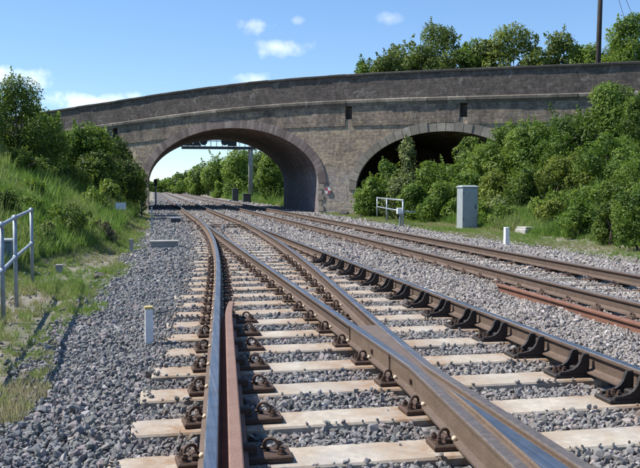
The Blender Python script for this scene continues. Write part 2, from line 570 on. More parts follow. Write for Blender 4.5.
class MB:
    """collects shapes, builds one mesh"""

    def __init__(s):
        s.v, s.f, s.mi = [], [], []

    def add(s, verts, faces, mi=0):
        o = len(s.v)
        s.v += [tuple(p) for p in verts]
        for k, f in enumerate(faces):
            s.f.append([i + o for i in f])
            s.mi.append(mi[k] if isinstance(mi, list) else mi)

    def box(s, x0, x1, y0, y1, z0, z1, mi=0, mat=None):
        v = [(x, y, z) for z in (z0, z1) for y in (y0, y1) for x in (x0, x1)]
        if mat is not None:
            v = [mat @ Vector(p) for p in v]
        s.add(v, [(0, 2, 3, 1), (4, 5, 7, 6), (0, 1, 5, 4), (2, 6, 7, 3), (0, 4, 6, 2), (1, 3, 7, 5)], mi)

    def bevbox(s, x0, x1, y0, y1, z0, z1, b, mi=0):
        # box with its top edges chamfered
        v = [(x0, y0, z0), (x1, y0, z0), (x1, y1, z0), (x0, y1, z0),
             (x0, y0, z1 - b), (x1, y0, z1 - b), (x1, y1, z1 - b), (x0, y1, z1 - b),
             (x0 + b, y0 + b, z1), (x1 - b, y0 + b, z1), (x1 - b, y1 - b, z1), (x0 + b, y1 - b, z1)]
        f = [(3, 2, 1, 0), (8, 9, 10, 11)]
        for k in range(4):
            j = (k + 1) % 4
            f += [(k, j, j + 4, k + 4), (k + 4, j + 4, j + 8, k + 8)]
        s.add(v, f, mi)

    def prism(s, poly, axis, a, b, mi=0):
        # poly in the two other axes, extruded along axis from a to b
        n = len(poly)

        def mk(p, q):
            return {'x': (q, p[0], p[1]), 'y': (p[0], q, p[1]), 'z': (p[0], p[1], q)}[axis]
        v = [mk(p, a) for p in poly] + [mk(p, b) for p in poly]
        f = [list(range(n))[::-1], list(range(n, 2 * n))]
        f += [(i, (i + 1) % n, (i + 1) % n + n, i + n) for i in range(n)]
        s.add(v, f, mi)

    def tube(s, pts, r, seg=8, mi=0, cap=True):
        pts = [Vector(p) for p in pts]
        rr = r if isinstance(r, (list, tuple)) else [r] * len(pts)
        rings = []
        up = None
        for i, p in enumerate(pts):
            d = (pts[min(i + 1, len(pts) - 1)] - pts[max(i - 1, 0)]).normalized()
            if up is None:
                up = Vector((0, 0, 1)) if abs(d.z) < .9 else Vector((1, 0, 0))
            a = d.cross(up)
            if a.length < 1e-4:
                a = d.cross(Vector((0, 1, 0)))
            a.normalize()
            up = a.cross(d).normalized()
            rings.append([p + (a * math.cos(2 * math.pi * k / seg) + up * math.sin(2 * math.pi * k / seg)) * rr[i] for k in range(seg)])
        v = [q for ring in rings for q in ring]
        f = []
        for i in range(len(pts) - 1):
            for k in range(seg):
                j = (k + 1) % seg
                f.append((i * seg + k, i * seg + j, (i + 1) * seg + j, (i + 1) * seg + k))
        if cap:
            f.append(list(range(seg))[::-1])
            f.append([(len(pts) - 1) * seg + k for k in range(seg)])
        s.add(v, f, mi)

    def ball(s, c, r, mi=0, nu=8, nv=5):
        c = Vector(c)
        r = r if isinstance(r, (tuple, list)) else (r, r, r)
        v = [(c.x, c.y, c.z - r[2])]
        for j in range(1, nv):
            a = -math.pi / 2 + math.pi * j / nv
            for i in range(nu):
                b = 2 * math.pi * i / nu
                v.append((c.x + r[0] * math.cos(a) * math.cos(b), c.y + r[1] * math.cos(a) * math.sin(b), c.z + r[2] * math.sin(a)))
        v.append((c.x, c.y, c.z + r[2]))
        f = []
        for i in range(nu):
            f.append((0, 1 + (i + 1) % nu, 1 + i))
            for j in range(nv - 2):
                a, b = 1 + j * nu + i, 1 + j * nu + (i + 1) % nu
                f.append((a, b, b + nu, a + nu))
            f.append((len(v) - 1, 1 + (nv - 2) * nu + i, 1 + (nv - 2) * nu + (i + 1) % nu))
        s.add(v, f, mi)

    def mesh(s, name, mats, smooth=False):
        me = bpy.data.meshes.new(name)
        me.from_pydata(s.v, [], s.f)
        for m in (mats if isinstance(mats, (list, tuple)) else [mats]):
            me.materials.append(m)
        me.polygons.foreach_set('material_index', s.mi)
        me.validate()
        bm = bmesh.new()
        bm.from_mesh(me)
        bmesh.ops.recalc_face_normals(bm, faces=bm.faces)
        bm.to_mesh(me)
        bm.free()
        if smooth:
            me.polygons.foreach_set('use_smooth', [True] * len(me.polygons))
        me.update()
        return me

    def build(s, name, mats, parent=None, loc=None, rz=None, smooth=False):
        return link(bpy.data.objects.new(name, s.mesh(name, mats, smooth)), parent, loc, rz)


def inst(name, me, parent, loc=(0, 0, 0), rz=0):
    return link(bpy.data.objects.new(name, me), parent, loc, rz)


# ------------------------------------------------------------------ frames: track (t across to the right, s along), bridge (u along, v away)
P0 = Vector((2.553, 0, 0))
TH = math.asin(.2)
DV = Vector((-math.sin(TH), math.cos(TH), 0))
NV = Vector((math.cos(TH), math.sin(TH), 0))


def TW(t, s, z=0):
    p = P0 + NV * t + DV * s
    return Vector((p.x, p.y, z))


def WT(x, y):
    d = Vector((x, y, 0)) - P0
    return d.dot(NV), d.dot(DV)


def at(px, py, Y):
    d = ray(px, py)
    return Vector((d.x / d.y * Y, Y, CAMZ + d.z / d.y * Y))


def interp(x, pts):
    return float(np.interp(x, [p[0] for p in pts], [p[1] for p in pts]))


BL = [(3.5, -4.1), (4.5, -3.95), (5.5, -3.65), (7, -3.42), (9, -3.42), (14, -3.15), (21, -2.85), (44, -2.6), (60, -2.6)]
TF = [(9, -4.75), (14, -4.5), (21, -3.0), (30, -2.9), (44, -2.75), (60, -2.75)]


def bl_edge(s):
    return interp(s, BL)


def wob(s, t):
    return (math.sin(s * .9 + t * .6) * .5 + math.sin(s * .37 - t * 1.3 + 1) * .7 + math.sin(s * 2.1 + t * 2.7 + 2) * .25)


def ground_z(t, s):
    tf = interp(s, TF)
    z = -.065
    dl = tf - t
    if dl > 0:
        e = dl * dl / (dl + .5)
        z += .60 * min(e, 5.6) + .12 * max(0, min(e - 5.6, 20))
        z += wob(s, t) * .10 * min(1, dl / 2)
    dr = t - 8.6
    if dr > 0:
        e = dr * dr / (dr + .6)
        z += .34 * min(e, 10) + .13 * max(0, min(e - 10, 20))
        z += wob(s, t) * .08 * min(1, dr / 2)
    b = bl_edge(s)
    ins = min(t - b, 6.9 - t)
    if ins > 0:
        z -= .22 * min(1, max(0, ins - .35) / .4)
    else:
        z += .012 * wob(s * 3, t * 3)
    return z


def ground_at(px, py):
    """where the sight line of a pixel meets the ground"""
    d = ray(px, py)
    Y = 3.0
    while Y < 300:
        p = Vector((d.x / d.y * Y, Y, CAMZ + d.z / d.y * Y))
        t, s = WT(p.x, p.y)
        g = ground_z(t, s)
        if -.3 < g < -.0:
            g = 0 if (bl_edge(s) < t < 6.9) else g
        if p.z <= g:
            return Vector((p.x, p.y, g))
        Y += .03 + Y * .001
    return p


# ------------------------------------------------------------------ ground
tv = [-400, -250, -150, -90, -60, -40, -30, -25] + list(np.arange(-22, -8, .7)) + list(np.arange(-8, -2.2, .2)) + list(np.arange(-2, 6.6, 1.2)) + \
    list(np.arange(6.7, 10, .25)) + list(np.arange(10.2, 24, .7)) + [26, 29, 33, 40, 60, 90, 150, 260, 420]
sv = [-60, -30, -15, -8] + list(np.arange(-4, 26, .35)) + list(np.arange(26, 60, .8)) + list(np.arange(60, 140, 4)) + [150, 180, 220, 280, 360, 480, 700, 1100, 1800]
mb = MB()
vv = [(t, s, ground_z(t, s)) for s in sv for t in tv]
nt = len(tv)
ff = [(j * nt + i, j * nt + i + 1, (j + 1) * nt + i + 1, (j + 1) * nt + i) for j in range(len(sv) - 1) for i in range(nt - 1)]
mb.add(vv, ff)
terrain = mb.build('terrain', M['terrain'], None, P0, TH, True)
tag(terrain, 'grassy ground rising into banks on both sides of the railway', 'ground', kind='structure')


def bed_z(t, s):
    b = bl_edge(s)
    z = -.056 + .010 * math.sin(s * 1.7 + t * 2.3) + .010 * math.sin(s * 3.9 - t * 1.7)
    if t > 1.2:
        z += .035 * min(1, (t - 1.2) / .4) * (1 if t < 2.1 else max(0, 1 - (t - 2.1) / .3))
    if t < b + .7:
        z -= .018 * min(1, (b + .7 - t) / .7)
        z += .008 * wob(s * 2, t)
    if t > 6.2:
        z -= .05 * min(1, (t - 6.2) / .7)
    return z


mb = MB()
sb = list(np.arange(-6, 24, .25)) + list(np.arange(24, 60, .6)) + list(np.arange(60, 200, 5)) + [200, 240, 300]
NTB = 44
for s in sb:
    b = bl_edge(s) - .08 + .10 * math.sin(s * 1.3) + .07 * math.sin(s * 3.1)
    e = 6.9 + .15 * math.sin(s * .8) + .08 * math.sin(s * 2.3)
    for i in range(NTB + 1):
        t = b + (e - b) * i / NTB
        z = bed_z(t, s)
        if i in (0, NTB):
            z = -.16
        mb.v.append((t, s, z))
for j in range(len(sb) - 1):
    for i in range(NTB):
        a = j * (NTB + 1) + i
        mb.f.append([a, a + 1, a + NTB + 2, a + NTB + 1])
        mb.mi.append(0)
bed = mb.build('ballast_bed', M['bed'], None, P0, TH, True)
tag(bed, 'grey stone ballast bed carrying the tracks', 'ballast', kind='structure')

# ------------------------------------------------------------------ tracks
GA = .7525                                   # half the distance between rail centres
S0, S1, SLOPE = 34.0, 11.5, .083
KA = SLOPE / (2 * (S0 - S1))
TC = 3.45                                    # centre of the second track
ZF = .03                                     # underside of the rail foot
SP = .74


def div(s):
    if s >= S0:
        return 0.0
    if s >= S1:
        return KA * (S0 - s) ** 2
    return KA * (S0 - S1) ** 2 + SLOPE * (S1 - s)


def s_for(a):
    s = S0
    while div(s) < a:
        s -= .01
    return s


HEAD = [(-.070, 0), (.070, 0), (.070, .011), (.030, .022), (.011, .034), (.010, .112), (.016, .122), (.035, .130), (.0355, .148), (.033, .154), (.027, .158),
        (-.027, .158), (-.033, .154), (-.0355, .148), (-.035, .130), (-.016, .122), (-.010, .112), (-.011, .034), (-.030, .022), (-.070, .011)]
TOPK = {9: 1, 10: 1, 11: 1, 8: 0}            # profile edges that wheels polish


def sweep(mb, path, prof=HEAD, polished=(9, 10, 11), caps=True):
    n = len(prof)
    vs_ = []
    for (t, s, z, w) in path:
        vs_ += [(t + p[0] * w, s, z + p[1]) for p in prof]
    fs, mi = [], []
    for i in range(len(path) - 1):
        for k in range(n):
            j = (k + 1) % n
            fs.append((i * n + k, i * n + j, (i + 1) * n + j, (i + 1) * n + k))
            mi.append(1 if k in polished else 0)
    if caps:
        fs.append(list(range(n))[::-1])
        mi.append(0)
        fs.append([(len(path) - 1) * n + k for k in range(n)])
        mi.append(0)
    mb.add(vs_, fs, mi)


def srange(a, b):
    out_ = [a]
    s = a
    while s < b - 1e-6:
        s = min(b, s + (.25 if s < 40 else 4))
        out_.append(s)
    return out_


turnout = empty('turnout_track', P0, TH, 'rusty rails and pale concrete sleepers of the diverging near tracks with their crossing', 'railway track')
second = empty('railway_track', P0, TH, 'straight far track beyond the ballast strip, close to the right bank', 'railway track')

S_THROAT = s_for(1.39)
S_NOSE = s_for(1.435)
S_SPLIT = s_for(1.435 + .155)
S_WEND = S_SPLIT - .9
S_BLADE = s_for(.012)

# outer left rail
m_ = MB()
sweep(m_, [(-GA - div(s), s, ZF, 1) for s in srange(-6, 300)])
m_.build('running_rail', [M['rust_rail'], M['steel']], turnout)
# outer right rail
m_ = MB()
sweep(m_, [(GA, s, ZF, 1) for s in srange(-6, 300)])
m_.build('running_rail', [M['rust_rail'], M['steel']], turnout)


def wing_l(s):
    return -GA if s >= S_THROAT else .7175 - div(s) - .045 - .0355 - .25 * max(0, (S_SPLIT - .3 - s)) ** 2 * .25


def wing_r(s):
    return GA - div(s) if s >= S_THROAT else -.7175 + .045 + .0355 + .25 * max(0, (S_SPLIT - .3 - s)) ** 2 * .25


# closure rails, each running from its switch tip into its wing rail
for side in (-1, 1):
    path = []
    for s in [S_WEND] + srange(S_WEND + .05, S_BLADE):
        a = div(s)
        w = min(1.0, a / .074)
        if side < 0:
            c = wing_l(s) if s < S_THROAT else -GA + .0355 * (1 - w)
        else:
            c = wing_r(s) if s < S_THROAT else GA - a - .0355 * (1 - w)
        path.append((c, s, ZF + (.007 if a < .16 else .0) , w))
    m_ = MB()
    k0 = next(i for i, q in enumerate(path) if q[1] > S_THROAT + (.1 if side > 0 else -.55))
    sweep(m_, path[k0:])
    m_.build('closure_rail', [M['rust_rail'], M['steel_fade']], turnout)
    m_ = MB()
    sweep(m_, path[:k0 + 1])
    m_.build('wing_rail', [M['casting'], M['steel_fade']], turnout)

# the two rails behind the crossing nose
for side in (-1, 1):
    m_ = MB()
    if side < 0:
        sweep(m_, [(GA - div(s), s, ZF, 1) for s in srange(-6, S_SPLIT)])
    else:
        sweep(m_, [(-GA, s, ZF, 1) for s in srange(-6, S_SPLIT)])
    m_.build('running_rail', [M['rust_rail'], M['steel']], turnout)

# crossing nose (V) and the casting that carries nose and wings
m_ = MB()
sn = np.linspace(S_NOSE - .10, S_SPLIT, 14)
vv, ff, mi = [], [], []
for i, s in enumerate(sn):
    l, r = .7175 - div(s), -.7175
    l = min(l, r - .012)
    dz = ZF + .158 - .010 * max(0, 1 - i / 4)
    vv += [(l - .001, s, ZF + .05), (l, s, dz - .012), (l + .006, s, dz), (r - .006, s, dz), (r, s, dz - .012), (r + .001, s, ZF + .05)]
for i in range(len(sn) - 1):
    for k in range(5):
        ff.append((i * 6 + k, i * 6 + k + 1, (i + 1) * 6 + k + 1, (i + 1) * 6 + k))
        mi.append(1 if k == 2 else 0)
ff.append((0, 1, 2, 3, 4, 5))
mi.append(0)
ff.append(tuple((len(sn) - 1) * 6 + k for k in range(6)))
mi.append(0)
m_.add(vv, ff, mi)
nose = m_.build('crossing_nose', [M['casting'], M['steel']], turnout)
S_CAST = S_THROAT + 1.75
m_ = MB()
vv, ff = [], []
sc_ = list(np.linspace(S_WEND + .25, S_CAST, 30))
for s in sc_:
    l, r = wing_l(s), wing_r(s)
    zt = ZF + (.146 if s > S_THROAT - .05 else .130)
    vv += [(l - .062, s, ZF - .012), (l - .062, s, ZF + .012), (l - .030, s, ZF + .022), (l - .0305, s, ZF + .1285), (l + .034, s, ZF + .1285), (l + .036, s, zt),
           (r - .036, s, zt), (r - .034, s, ZF + .1285), (r + .0305, s, ZF + .1285), (r + .030, s, ZF + .022), (r + .062, s, ZF + .012), (r + .062, s, ZF - .012)]
for i in range(len(sc_) - 1):
    for k in range(12):
        j = (k + 1) % 12
        ff.append((i * 12 + k, i * 12 + j, (i + 1) * 12 + j, (i + 1) * 12 + k))
ff.append(list(range(12)))
ff.append([(len(sc_) - 1) * 12 + k for k in range(12)])
m_.add(vv, ff)
cast = m_.build('crossing_casting', [M['casting']], turnout)
# weld beads and lifting lugs on the casting's side
for s in (S_THROAT + .45, S_CAST - .02):
    m_ = MB()
    l = wing_l(s)
    m_.tube([(l - .034, s, ZF + .02), (l - .033, s, ZF + .08), (l - .037, s, ZF + .13), (l - .037, s, ZF + .150)], .009, 6)
    m_.build('weld_bead', M['casting'], cast)
for s in (S_THROAT + .95, S_THROAT - .12):
    m_ = MB()
    l = wing_l(s)
    m_.prism([(s - .012, ZF + .05), (s + .020, ZF + .06), (s + .02, ZF + .09), (s - .004, ZF + .085)], 'x', l - .046, l - .029)
    m_.build('lug', M['rust_dark'], cast)

# check rail inside the left rail
m_ = MB()
pth = []
for s in srange(2.4, 9.45):
    fl = max(0, s - 8.4) ** 2 * .035 + max(0, 3.2 - s) ** 2 * .05
    pth.append((-GA - div(s) + .118 + fl, s, ZF + .012, 1 - .35 * max(0, s - 8.9)))
sweep(m_, pth)
m_.build('check_rail', [M['rust_red'], M['rust_top']], turnout)

# sleepers ---------------------------------------------------------
s_list = []
s = 5.52 - SP * 8
while s < 80:
    s_list.append(s + random.uniform(-.015, .015))
    s += SP
sleep_cache = {}


def sleeper_mesh(length, w=.33, h=.2):
    k = round(length / .12)
    if k not in sleep_cache:
        m = MB()
        L = k * .12
        b = .012
        m.bevbox(-L / 2, L / 2, -w / 2, w / 2, -h, 0, b)
        sleep_cache[k] = m.mesh('sleeper', [M['sleeper']])
    return sleep_cache[k]


rects = []                                   # footprints without stones: s, t0, t1
for s in s_list:
    a = div(s)
    t0, t1 = -GA - a - .50 + random.uniform(-.05, .05), GA + .55
    o = inst('sleeper', sleeper_mesh(t1 - t0), turnout, ((t0 + t1) / 2, s, random.uniform(-.004, .002)), R(random.uniform(-.35, .35)))
    rects.append((s, t0, t1))
old = MB()
old.bevbox(-1.28, 1.28, -.13, .13, -.2, 0, .015)
old_me = old.mesh('sleeper', [M['sleeper_old']])
s = 5.0
c_list = []
while s < 80:
    inst('sleeper', old_me, second, (TC, s + random.uniform(-.02, .02), -.012 + random.uniform(-.006, .004)), R(random.uniform(-.6, .6)))
    c_list.append(s)
    rects.append((s, TC - 1.22, TC + 1.22))
    s += .71

for sd in (-1, 1):
    m_ = MB()
    sweep(m_, [(TC + sd * GA, s, ZF - .012 + (.03 if sd > 0 else 0), 1) for s in srange(3, 300)])
    m_.build('running_rail', [M['rust_rail'], M['steel_dull']], second)

# baseplates with clips ---------------------------------------------
m_ = MB()
m_.bevbox(-.185, .185, -.085, .085, .001, .029, .008)
m_.bevbox(-.108, -.078, -.05, .05, .026, .062, .008)
m_.bevbox(.078, .108, -.05, .05, .026, .062, .008)
plate_me = m_.mesh('baseplate', [M['rust_dark']])
m_ = MB()
m_.bevbox(-.16, .16, -.07, .07, .001, .029, .006)
m_.tube([(-.10, -.04, .05), (-.125, 0, .075), (-.10, .04, .05)], .012, 6)
m_.tube([(.10, -.04, .05), (.125, 0, .075), (.10, .04, .05)], .012, 6)
plate_far_me = m_.mesh('baseplate', [M['rust_dark']])


def clip_mesh(sd):
    m = MB()
    pts = []
    for k in range(15):
        a = R(215) - R(300) * k / 14
        pts.append((sd * (.112 - .034 * math.cos(a) * 1.0), -.035 + .07 * k / 14, .068 + .034 * math.sin(a)))
    pts.append((sd * .062, .02, .048))
    m.tube(pts, .0095, 6)
    return m.mesh('clip', [M['rust_dark']], True)


clip_me = {1: clip_mesh(1), -1: clip_mesh(-1)}
ins_me = {}
for sd in (-1, 1):
    m_ = MB()
    m_.ball((sd * .060, -.012, .052), (.017, .018, .018))
    ins_me[sd] = m_.mesh('insulator', [M['cream']], True)
m_ = MB()
m_.tube([(0, 0, .022), (0, 0, .034)], .026, 10)
m_.tube([(0, 0, .034), (0, 0, .056)], .018, 6)
m_.tube([(0, 0, .056), (0, 0, .068)], .010, 8)
bolt_me = m_.mesh('bolt', [M['rust_dark']])


def plate(parent, t, s, detail, rot=0.0, sides=(-1, 1)):
    p = inst('baseplate', plate_me if detail else plate_far_me, parent, (t, s, 0), rot + random.uniform(-.05, .05))
    if detail:
        for sd in sides:
            inst('clip', clip_me[sd], p, (random.uniform(-.003, .003), random.uniform(-.012, .012), 0), random.uniform(-.12, .12) * .3)
            inst('insulator', ins_me[sd], p, (0, -.03 if sd < 0 else 0, 0))
            for q in (-.042, .046):
                inst('bolt', bolt_me, p, (sd * .150, q, 0), random.random())


brk = MB()
brk.bevbox(-.32, -.04, -.10, .10, .001, .026, .008)
for q in (-.082, .082):
    brk.prism([(-.285, .026), (-.28, .042), (-.225, .046), (-.175, .058), (-.138, .082), (-.115, .115), (-.102, .150), (-.090, .176), (-.048, .176), (-.042, .150), (-.042, .026)], 'y', q - .014, q + .014)
brk.bevbox(-.13, -.07, -.045, .045, .026, .065, .01)
brk_me = brk.mesh('check_bracket', [M['iron_black']])

for s in s_list:
    a = div(s)
    if s > 50:
        break
    near = s < 17
    ang = math.atan(SLOPE if s < S1 else 2 * KA * max(0, S0 - s))
    chk = 2.4 < s < 9.4
    plate(turnout, -GA - a, s, near, ang, (-1,) if chk else (-1, 1))
    if chk:
        # block that ties the check rail to its chair
        m_ = MB()
        t = -GA - a + .118
        m_.bevbox(t + .005, t + .115, s - .035, s + .035, .034, .085, .01)
        m_.bevbox(t - .05, t + .30, s - .09, s + .09, .003, .034, .008)
        ch_ = m_.build('check_chair', M['rust_dark'], turnout)
        inst('clip', clip_me[1], ch_, (t + .08, s, .006))
        for q in (-.045, .05):
            inst('bolt', bolt_me, ch_, (t + .245, s + q, .008), random.random())
    # right rail: tall brackets opposite the crossing
    if 3.4 < s < 16.5:
        b = inst('check_bracket', brk_me, turnout, (GA, s, 0))
        for q in (-.02, .02):
            inst('bolt', bolt_me, b, (-.215, q * 1.6, .004), random.random())
        inst('bolt', bolt_me, b, (-.275, 0, .004), random.random())
    else:
        plate(turnout, GA, s, near)
    if s < S_BLADE - 1:
        if s > S_CAST:
            if a > .35:
                plate(turnout, -GA, s, near)
                if abs(a - 2 * GA) > .38:
                    plate(turnout, GA - a, s, near, ang, (-1, 1) if a < 1.1 else (1,))
            else:
                # slide plates under the switch blades
                for t in (-GA - a / 2, GA - a / 2):
                    m_ = MB()
                    m_.bevbox(t - .24, t + .24, s - .07, s + .07, .001, .027, .006)
                    m_.build('slide_plate', M['rust_dark'], turnout)
        elif s > S_WEND:
            plate(turnout, wing_l(s), s, True, 0, (-1,))
            plate(turnout, wing_r(s), s, True, 0, (1,))
        else:
            plate(turnout, -GA, s, True, 0, (1,))
            plate(turnout, GA - a, s, True, ang, (-1,))
for s in c_list:
    if s < 45:
        for sd in (-1, 1):
            inst('baseplate', plate_far_me, second, (TC + sd * GA, s, 0))

# stretcher bars of the switch
for s in (S_BLADE - .6, S_BLADE - 2.1):
    m_ = MB()
    m_.tube([(-GA - .1, s + .33, .05), (GA + .1, s + .33, .05)], .02, 8)
    m_.build('stretcher_bar', M['rust_dark'], turnout)

# worn rail left lying beside the second track
p1, p2 = WT(*at(494, 285, 11.25).xy), WT(*at(640, 326, 7.95).xy)
lt = (p1[0] + p2[0]) / 2
loose = empty('scrap_rail', TW(lt, p1[1], -.04), TH, 'red rusty scrap rail lying on the ballast beside the far track', 'rail')
m_ = MB()
sweep(m_, [(.0, q, 0, 1) for q in np.linspace(0, -9, 12)], polished=(9, 10, 11))
m_.build('rail_bar', [M['rust_red'], M['rust_red']], loose)


# ------------------------------------------------------------------ stones and grass (uncountable)
def hull_mesh(name, pts, mat):
    bm = bmesh.new()
    for p in pts:
        bm.verts.new(p)
    r = bmesh.ops.convex_hull(bm, input=bm.verts)
    junk = [g for g in r['geom_interior'] + r['geom_unused'] if isinstance(g, bmesh.types.BMVert)]
    if junk:
        bmesh.ops.delete(bm, geom=list(set(junk)), context='VERTS')
    me = bpy.data.meshes.new(name)
    bm.to_mesh(me)
    bm.free()
    me.materials.append(mat)
    return me


def scatter(name, pts, rot, scl, var, attrs, protos, mat, label, cat):
    me = bpy.data.meshes.new(name)
    n = len(pts)
    me.vertices.add(n)
    me.vertices.foreach_set('co', np.asarray(pts, np.float32).ravel())
    for nm, typ, data, key in (('rot', 'FLOAT_VECTOR', rot, 'vector'), ('scl', 'FLOAT_VECTOR', scl, 'vector'), ('var', 'INT', var, 'value')):
        a = me.attributes.new(nm, typ, 'POINT')
        a.data.foreach_set(key, np.asarray(data, np.int32 if typ == 'INT' else np.float32).ravel())
    for nm, data in attrs.items():
        a = me.attributes.new(nm, 'FLOAT', 'POINT')
        a.data.foreach_set('value', np.asarray(data, np.float32))
    me.materials.append(mat)
    o = bpy.data.objects.new(name, me)
    col.objects.link(o)
    g = bpy.data.node_groups.new(name + '_nodes', 'GeometryNodeTree')
    g.interface.new_socket('Geometry', in_out='INPUT', socket_type='NodeSocketGeometry')
    g.interface.new_socket('Geometry', in_out='OUTPUT', socket_type='NodeSocketGeometry')
    N, L = g.nodes, g.links
    gi, go = N.new('NodeGroupInput'), N.new('NodeGroupOutput')
    m2p = N.new('GeometryNodeMeshToPoints')
    L.new(gi.outputs[0], m2p.inputs['Mesh'])
    iop = N.new('GeometryNodeInstanceOnPoints')
    L.new(m2p.outputs[0], iop.inputs['Points'])
    gti = N.new('GeometryNodeGeometryToInstance')
    for pm in reversed(protos):
        po = bpy.data.objects.new(name + '_shape', pm)
        oi = N.new('GeometryNodeObjectInfo')
        oi.inputs['Object'].default_value = po
        L.new(oi.outputs['Geometry'], gti.inputs[0])
    L.new(gti.outputs[0], iop.inputs['Instance'])
    iop.inputs['Pick Instance'].default_value = True

    def named(nm, typ):
        a = N.new('GeometryNodeInputNamedAttribute')
        a.data_type = typ
        a.inputs['Name'].default_value = nm
        return [x for x in a.outputs if x.enabled and x.name == 'Attribute'][0]
    e = N.new('FunctionNodeEulerToRotation')
    L.new(named('rot', 'FLOAT_VECTOR'), e.inputs[0])
    L.new(e.outputs[0], iop.inputs['Rotation'])
    L.new(named('scl', 'FLOAT_VECTOR'), iop.inputs['Scale'])
    L.new(named('var', 'INT'), iop.inputs['Instance Index'])
    L.new(iop.outputs[0], go.inputs[0])
    md = o.modifiers.new('scatter', 'NODES')
    md.node_group = g
    return tag(o, label, cat, kind='stuff')


stone_protos = []
for k in range(8):
    r = np.random.default_rng(50 + k)
    p = r.normal(size=(22, 3))
    p /= np.linalg.norm(p, axis=1)[:, None]
    p *= r.uniform(.78, 1.12, (22, 1)) * np.array([1.18, .85, .66])
    stone_protos.append(hull_mesh('ballast_stone', p.tolist(), M['ballast']))


def in_view(x, y, margin=1.30):
    return (y > 2.6) & (np.abs(x) < (y + .5) * 320 / F * margin + .35)


rail_ts = lambda s: [-GA - div(s), GA - div(s), -GA, GA, TC - GA, TC + GA]
div_v = np.vectorize(div)
bl_v = np.vectorize(bl_edge)
bedz_v = np.vectorize(bed_z)
gz_v = np.vectorize(ground_z)
ct, st = math.cos(TH), math.sin(TH)


def stone_layer(s0, s1, sp, size, keep, lift, seed):
    r = np.random.default_rng(seed)
    S, T = np.meshgrid(np.arange(s0, s1, sp), np.arange(-4.6, 7.6, sp), indexing='ij')
    S = S.ravel() + r.uniform(-.5, .5, S.size) * sp
    T = T.ravel() + r.uniform(-.5, .5, T.size) * sp
    x = P0.x + T * ct - S * st
    y = T * st + S * ct
    k = in_view(x, y)
    S, T, x, y = S[k], T[k], x[k], y[k]
    e = bl_v(S) + .10 * np.sin(S * 1.3) + .07 * np.sin(S * 3.1)
    # thin out past the edges of the bed
    pl = np.clip((T - e + .30) / .4, 0, 1) ** 2
    pr = np.clip((7.25 - T) / .5, 0, 1) ** 2
    k = r.random(len(S)) < keep * np.maximum(.0, pl * pr) + .012 * (T < e)
    S, T, x, y = S[k], T[k], x[k], y[k]
    ok = np.ones(len(S), bool)
    onsl = np.zeros(len(S), bool)
    rc = np.array(rects)
    order = np.argsort(rc[:, 0])
    rcs = rc[order]
    for (sc, t0, t1) in rcs:
        if sc < s0 - .3 or sc > s1 + .3:
            continue
        cov = .002
        lim = np.where(r.random(len(S)) < cov, 0.0, .16)
        if t0 > 1:
            lim = np.where(r.random(len(S)) < .08, 0.0, .135)
        inn = (np.abs(S - sc) < lim) & (T > t0 - .01 + r.uniform(-.04, .10, len(S))) & (T < t1 + .01)
        ok &= ~inn
        onsl |= (np.abs(S - sc) < .165) & (T > t0) & (T < t1)
    d = div_v(S)
    for (rt, w) in ((-GA - d, .088), (GA - d, .088), (-GA + 0 * d, .088), (GA + 0 * d, .088), (TC - GA + 0 * d, .06), (TC + GA + 0 * d, .06)):
        ok &= np.abs(T - rt) > w
    chk = (S > 2.4) & (S < 9.5) & (np.abs(T - (-GA - d + .118)) < .10)
    ok &= ~chk
    cr = (S < S_CAST) & (S > 2) & (T > -GA - .14 - np.maximum(0, d - 1.39)) & (T < -GA + .30)
    ok &= ~cr
    S, T, x, y, onsl = S[ok], T[ok], x[ok], y[ok], onsl[ok]
    z = np.maximum(bedz_v(T, S), np.where((T < bl_v(S)) | (T > 6.9), gz_v(T, S) - .01, -9))
    sz = size * np.exp(r.normal(0, .27, len(S)))
    z = z + lift + r.uniform(-.012, .014, len(S)) + sz * .35
    sz = np.where(onsl, sz * .72, sz)
    z = np.where(onsl, np.maximum(z, sz * .45), z)
    return S, T, x, y, z, sz


layers = [stone_layer(3.0, 13, .0275, .0168, 1.0, .010, 1), stone_layer(3.0, 13, .042, .0195, .75, .018, 2),
          stone_layer(13, 26, .037, .0225, 1.0, .010, 3), stone_layer(13, 26, .060, .027, .7, .022, 4),
          stone_layer(26, 60, .085, .045, 1.0, .004, 5), stone_layer(60, 90, .15, .08, 1.0, -.01, 6)]
S = np.concatenate([l[0] for l in layers])
T = np.concatenate([l[1] for l in layers])
X = np.concatenate([l[2] for l in layers])
Yc = np.concatenate([l[3] for l in layers])
Z = np.concatenate([l[4] for l in layers])
SZ = np.concatenate([l[5] for l in layers])
n = len(S)
print('stones', n)
pale = np.clip((T + 1.0) / 2.4, 0, 1) * .95 + .05
pale = np.where(T < -2.2, .02 + .10 * np.clip((S - 10) / 20, 0, 1), pale)
pale = np.clip(pale + RNG.normal(0, .10, n) + .12 * np.sin(S * .6 + T), 0, 1)
tone = np.clip(RNG.beta(1.7, 1.7, n), 0, 1)
rd = np.full(n, 9.0)
dd = div_v(S)
for rt in (-GA - dd, GA - dd, -GA + 0 * dd, GA + 0 * dd, TC - GA + 0 * dd, TC + GA + 0 * dd):
    rd = np.minimum(rd, np.abs(T - rt))
rusty = np.clip(np.exp(-rd / .24) * RNG.uniform(0, 1.1, n), 0, .75) + (RNG.random(n) < .03) * .35
scl = SZ[:, None] * RNG.uniform(.8, 1.25, (n, 3))
scatter('ballast_stones', np.stack([X, Yc, Z], 1), RNG.uniform(0, 6.28, (n, 3)) * np.array([.22, .22, 1]), scl, RNG.integers(0, len(stone_protos), n),
        {'tone': tone, 'pale': pale, 'rusty': np.clip(rusty, 0, .8)}, stone_protos, M['ballast'], 'crushed grey granite ballast between and beside the rails', 'ballast')


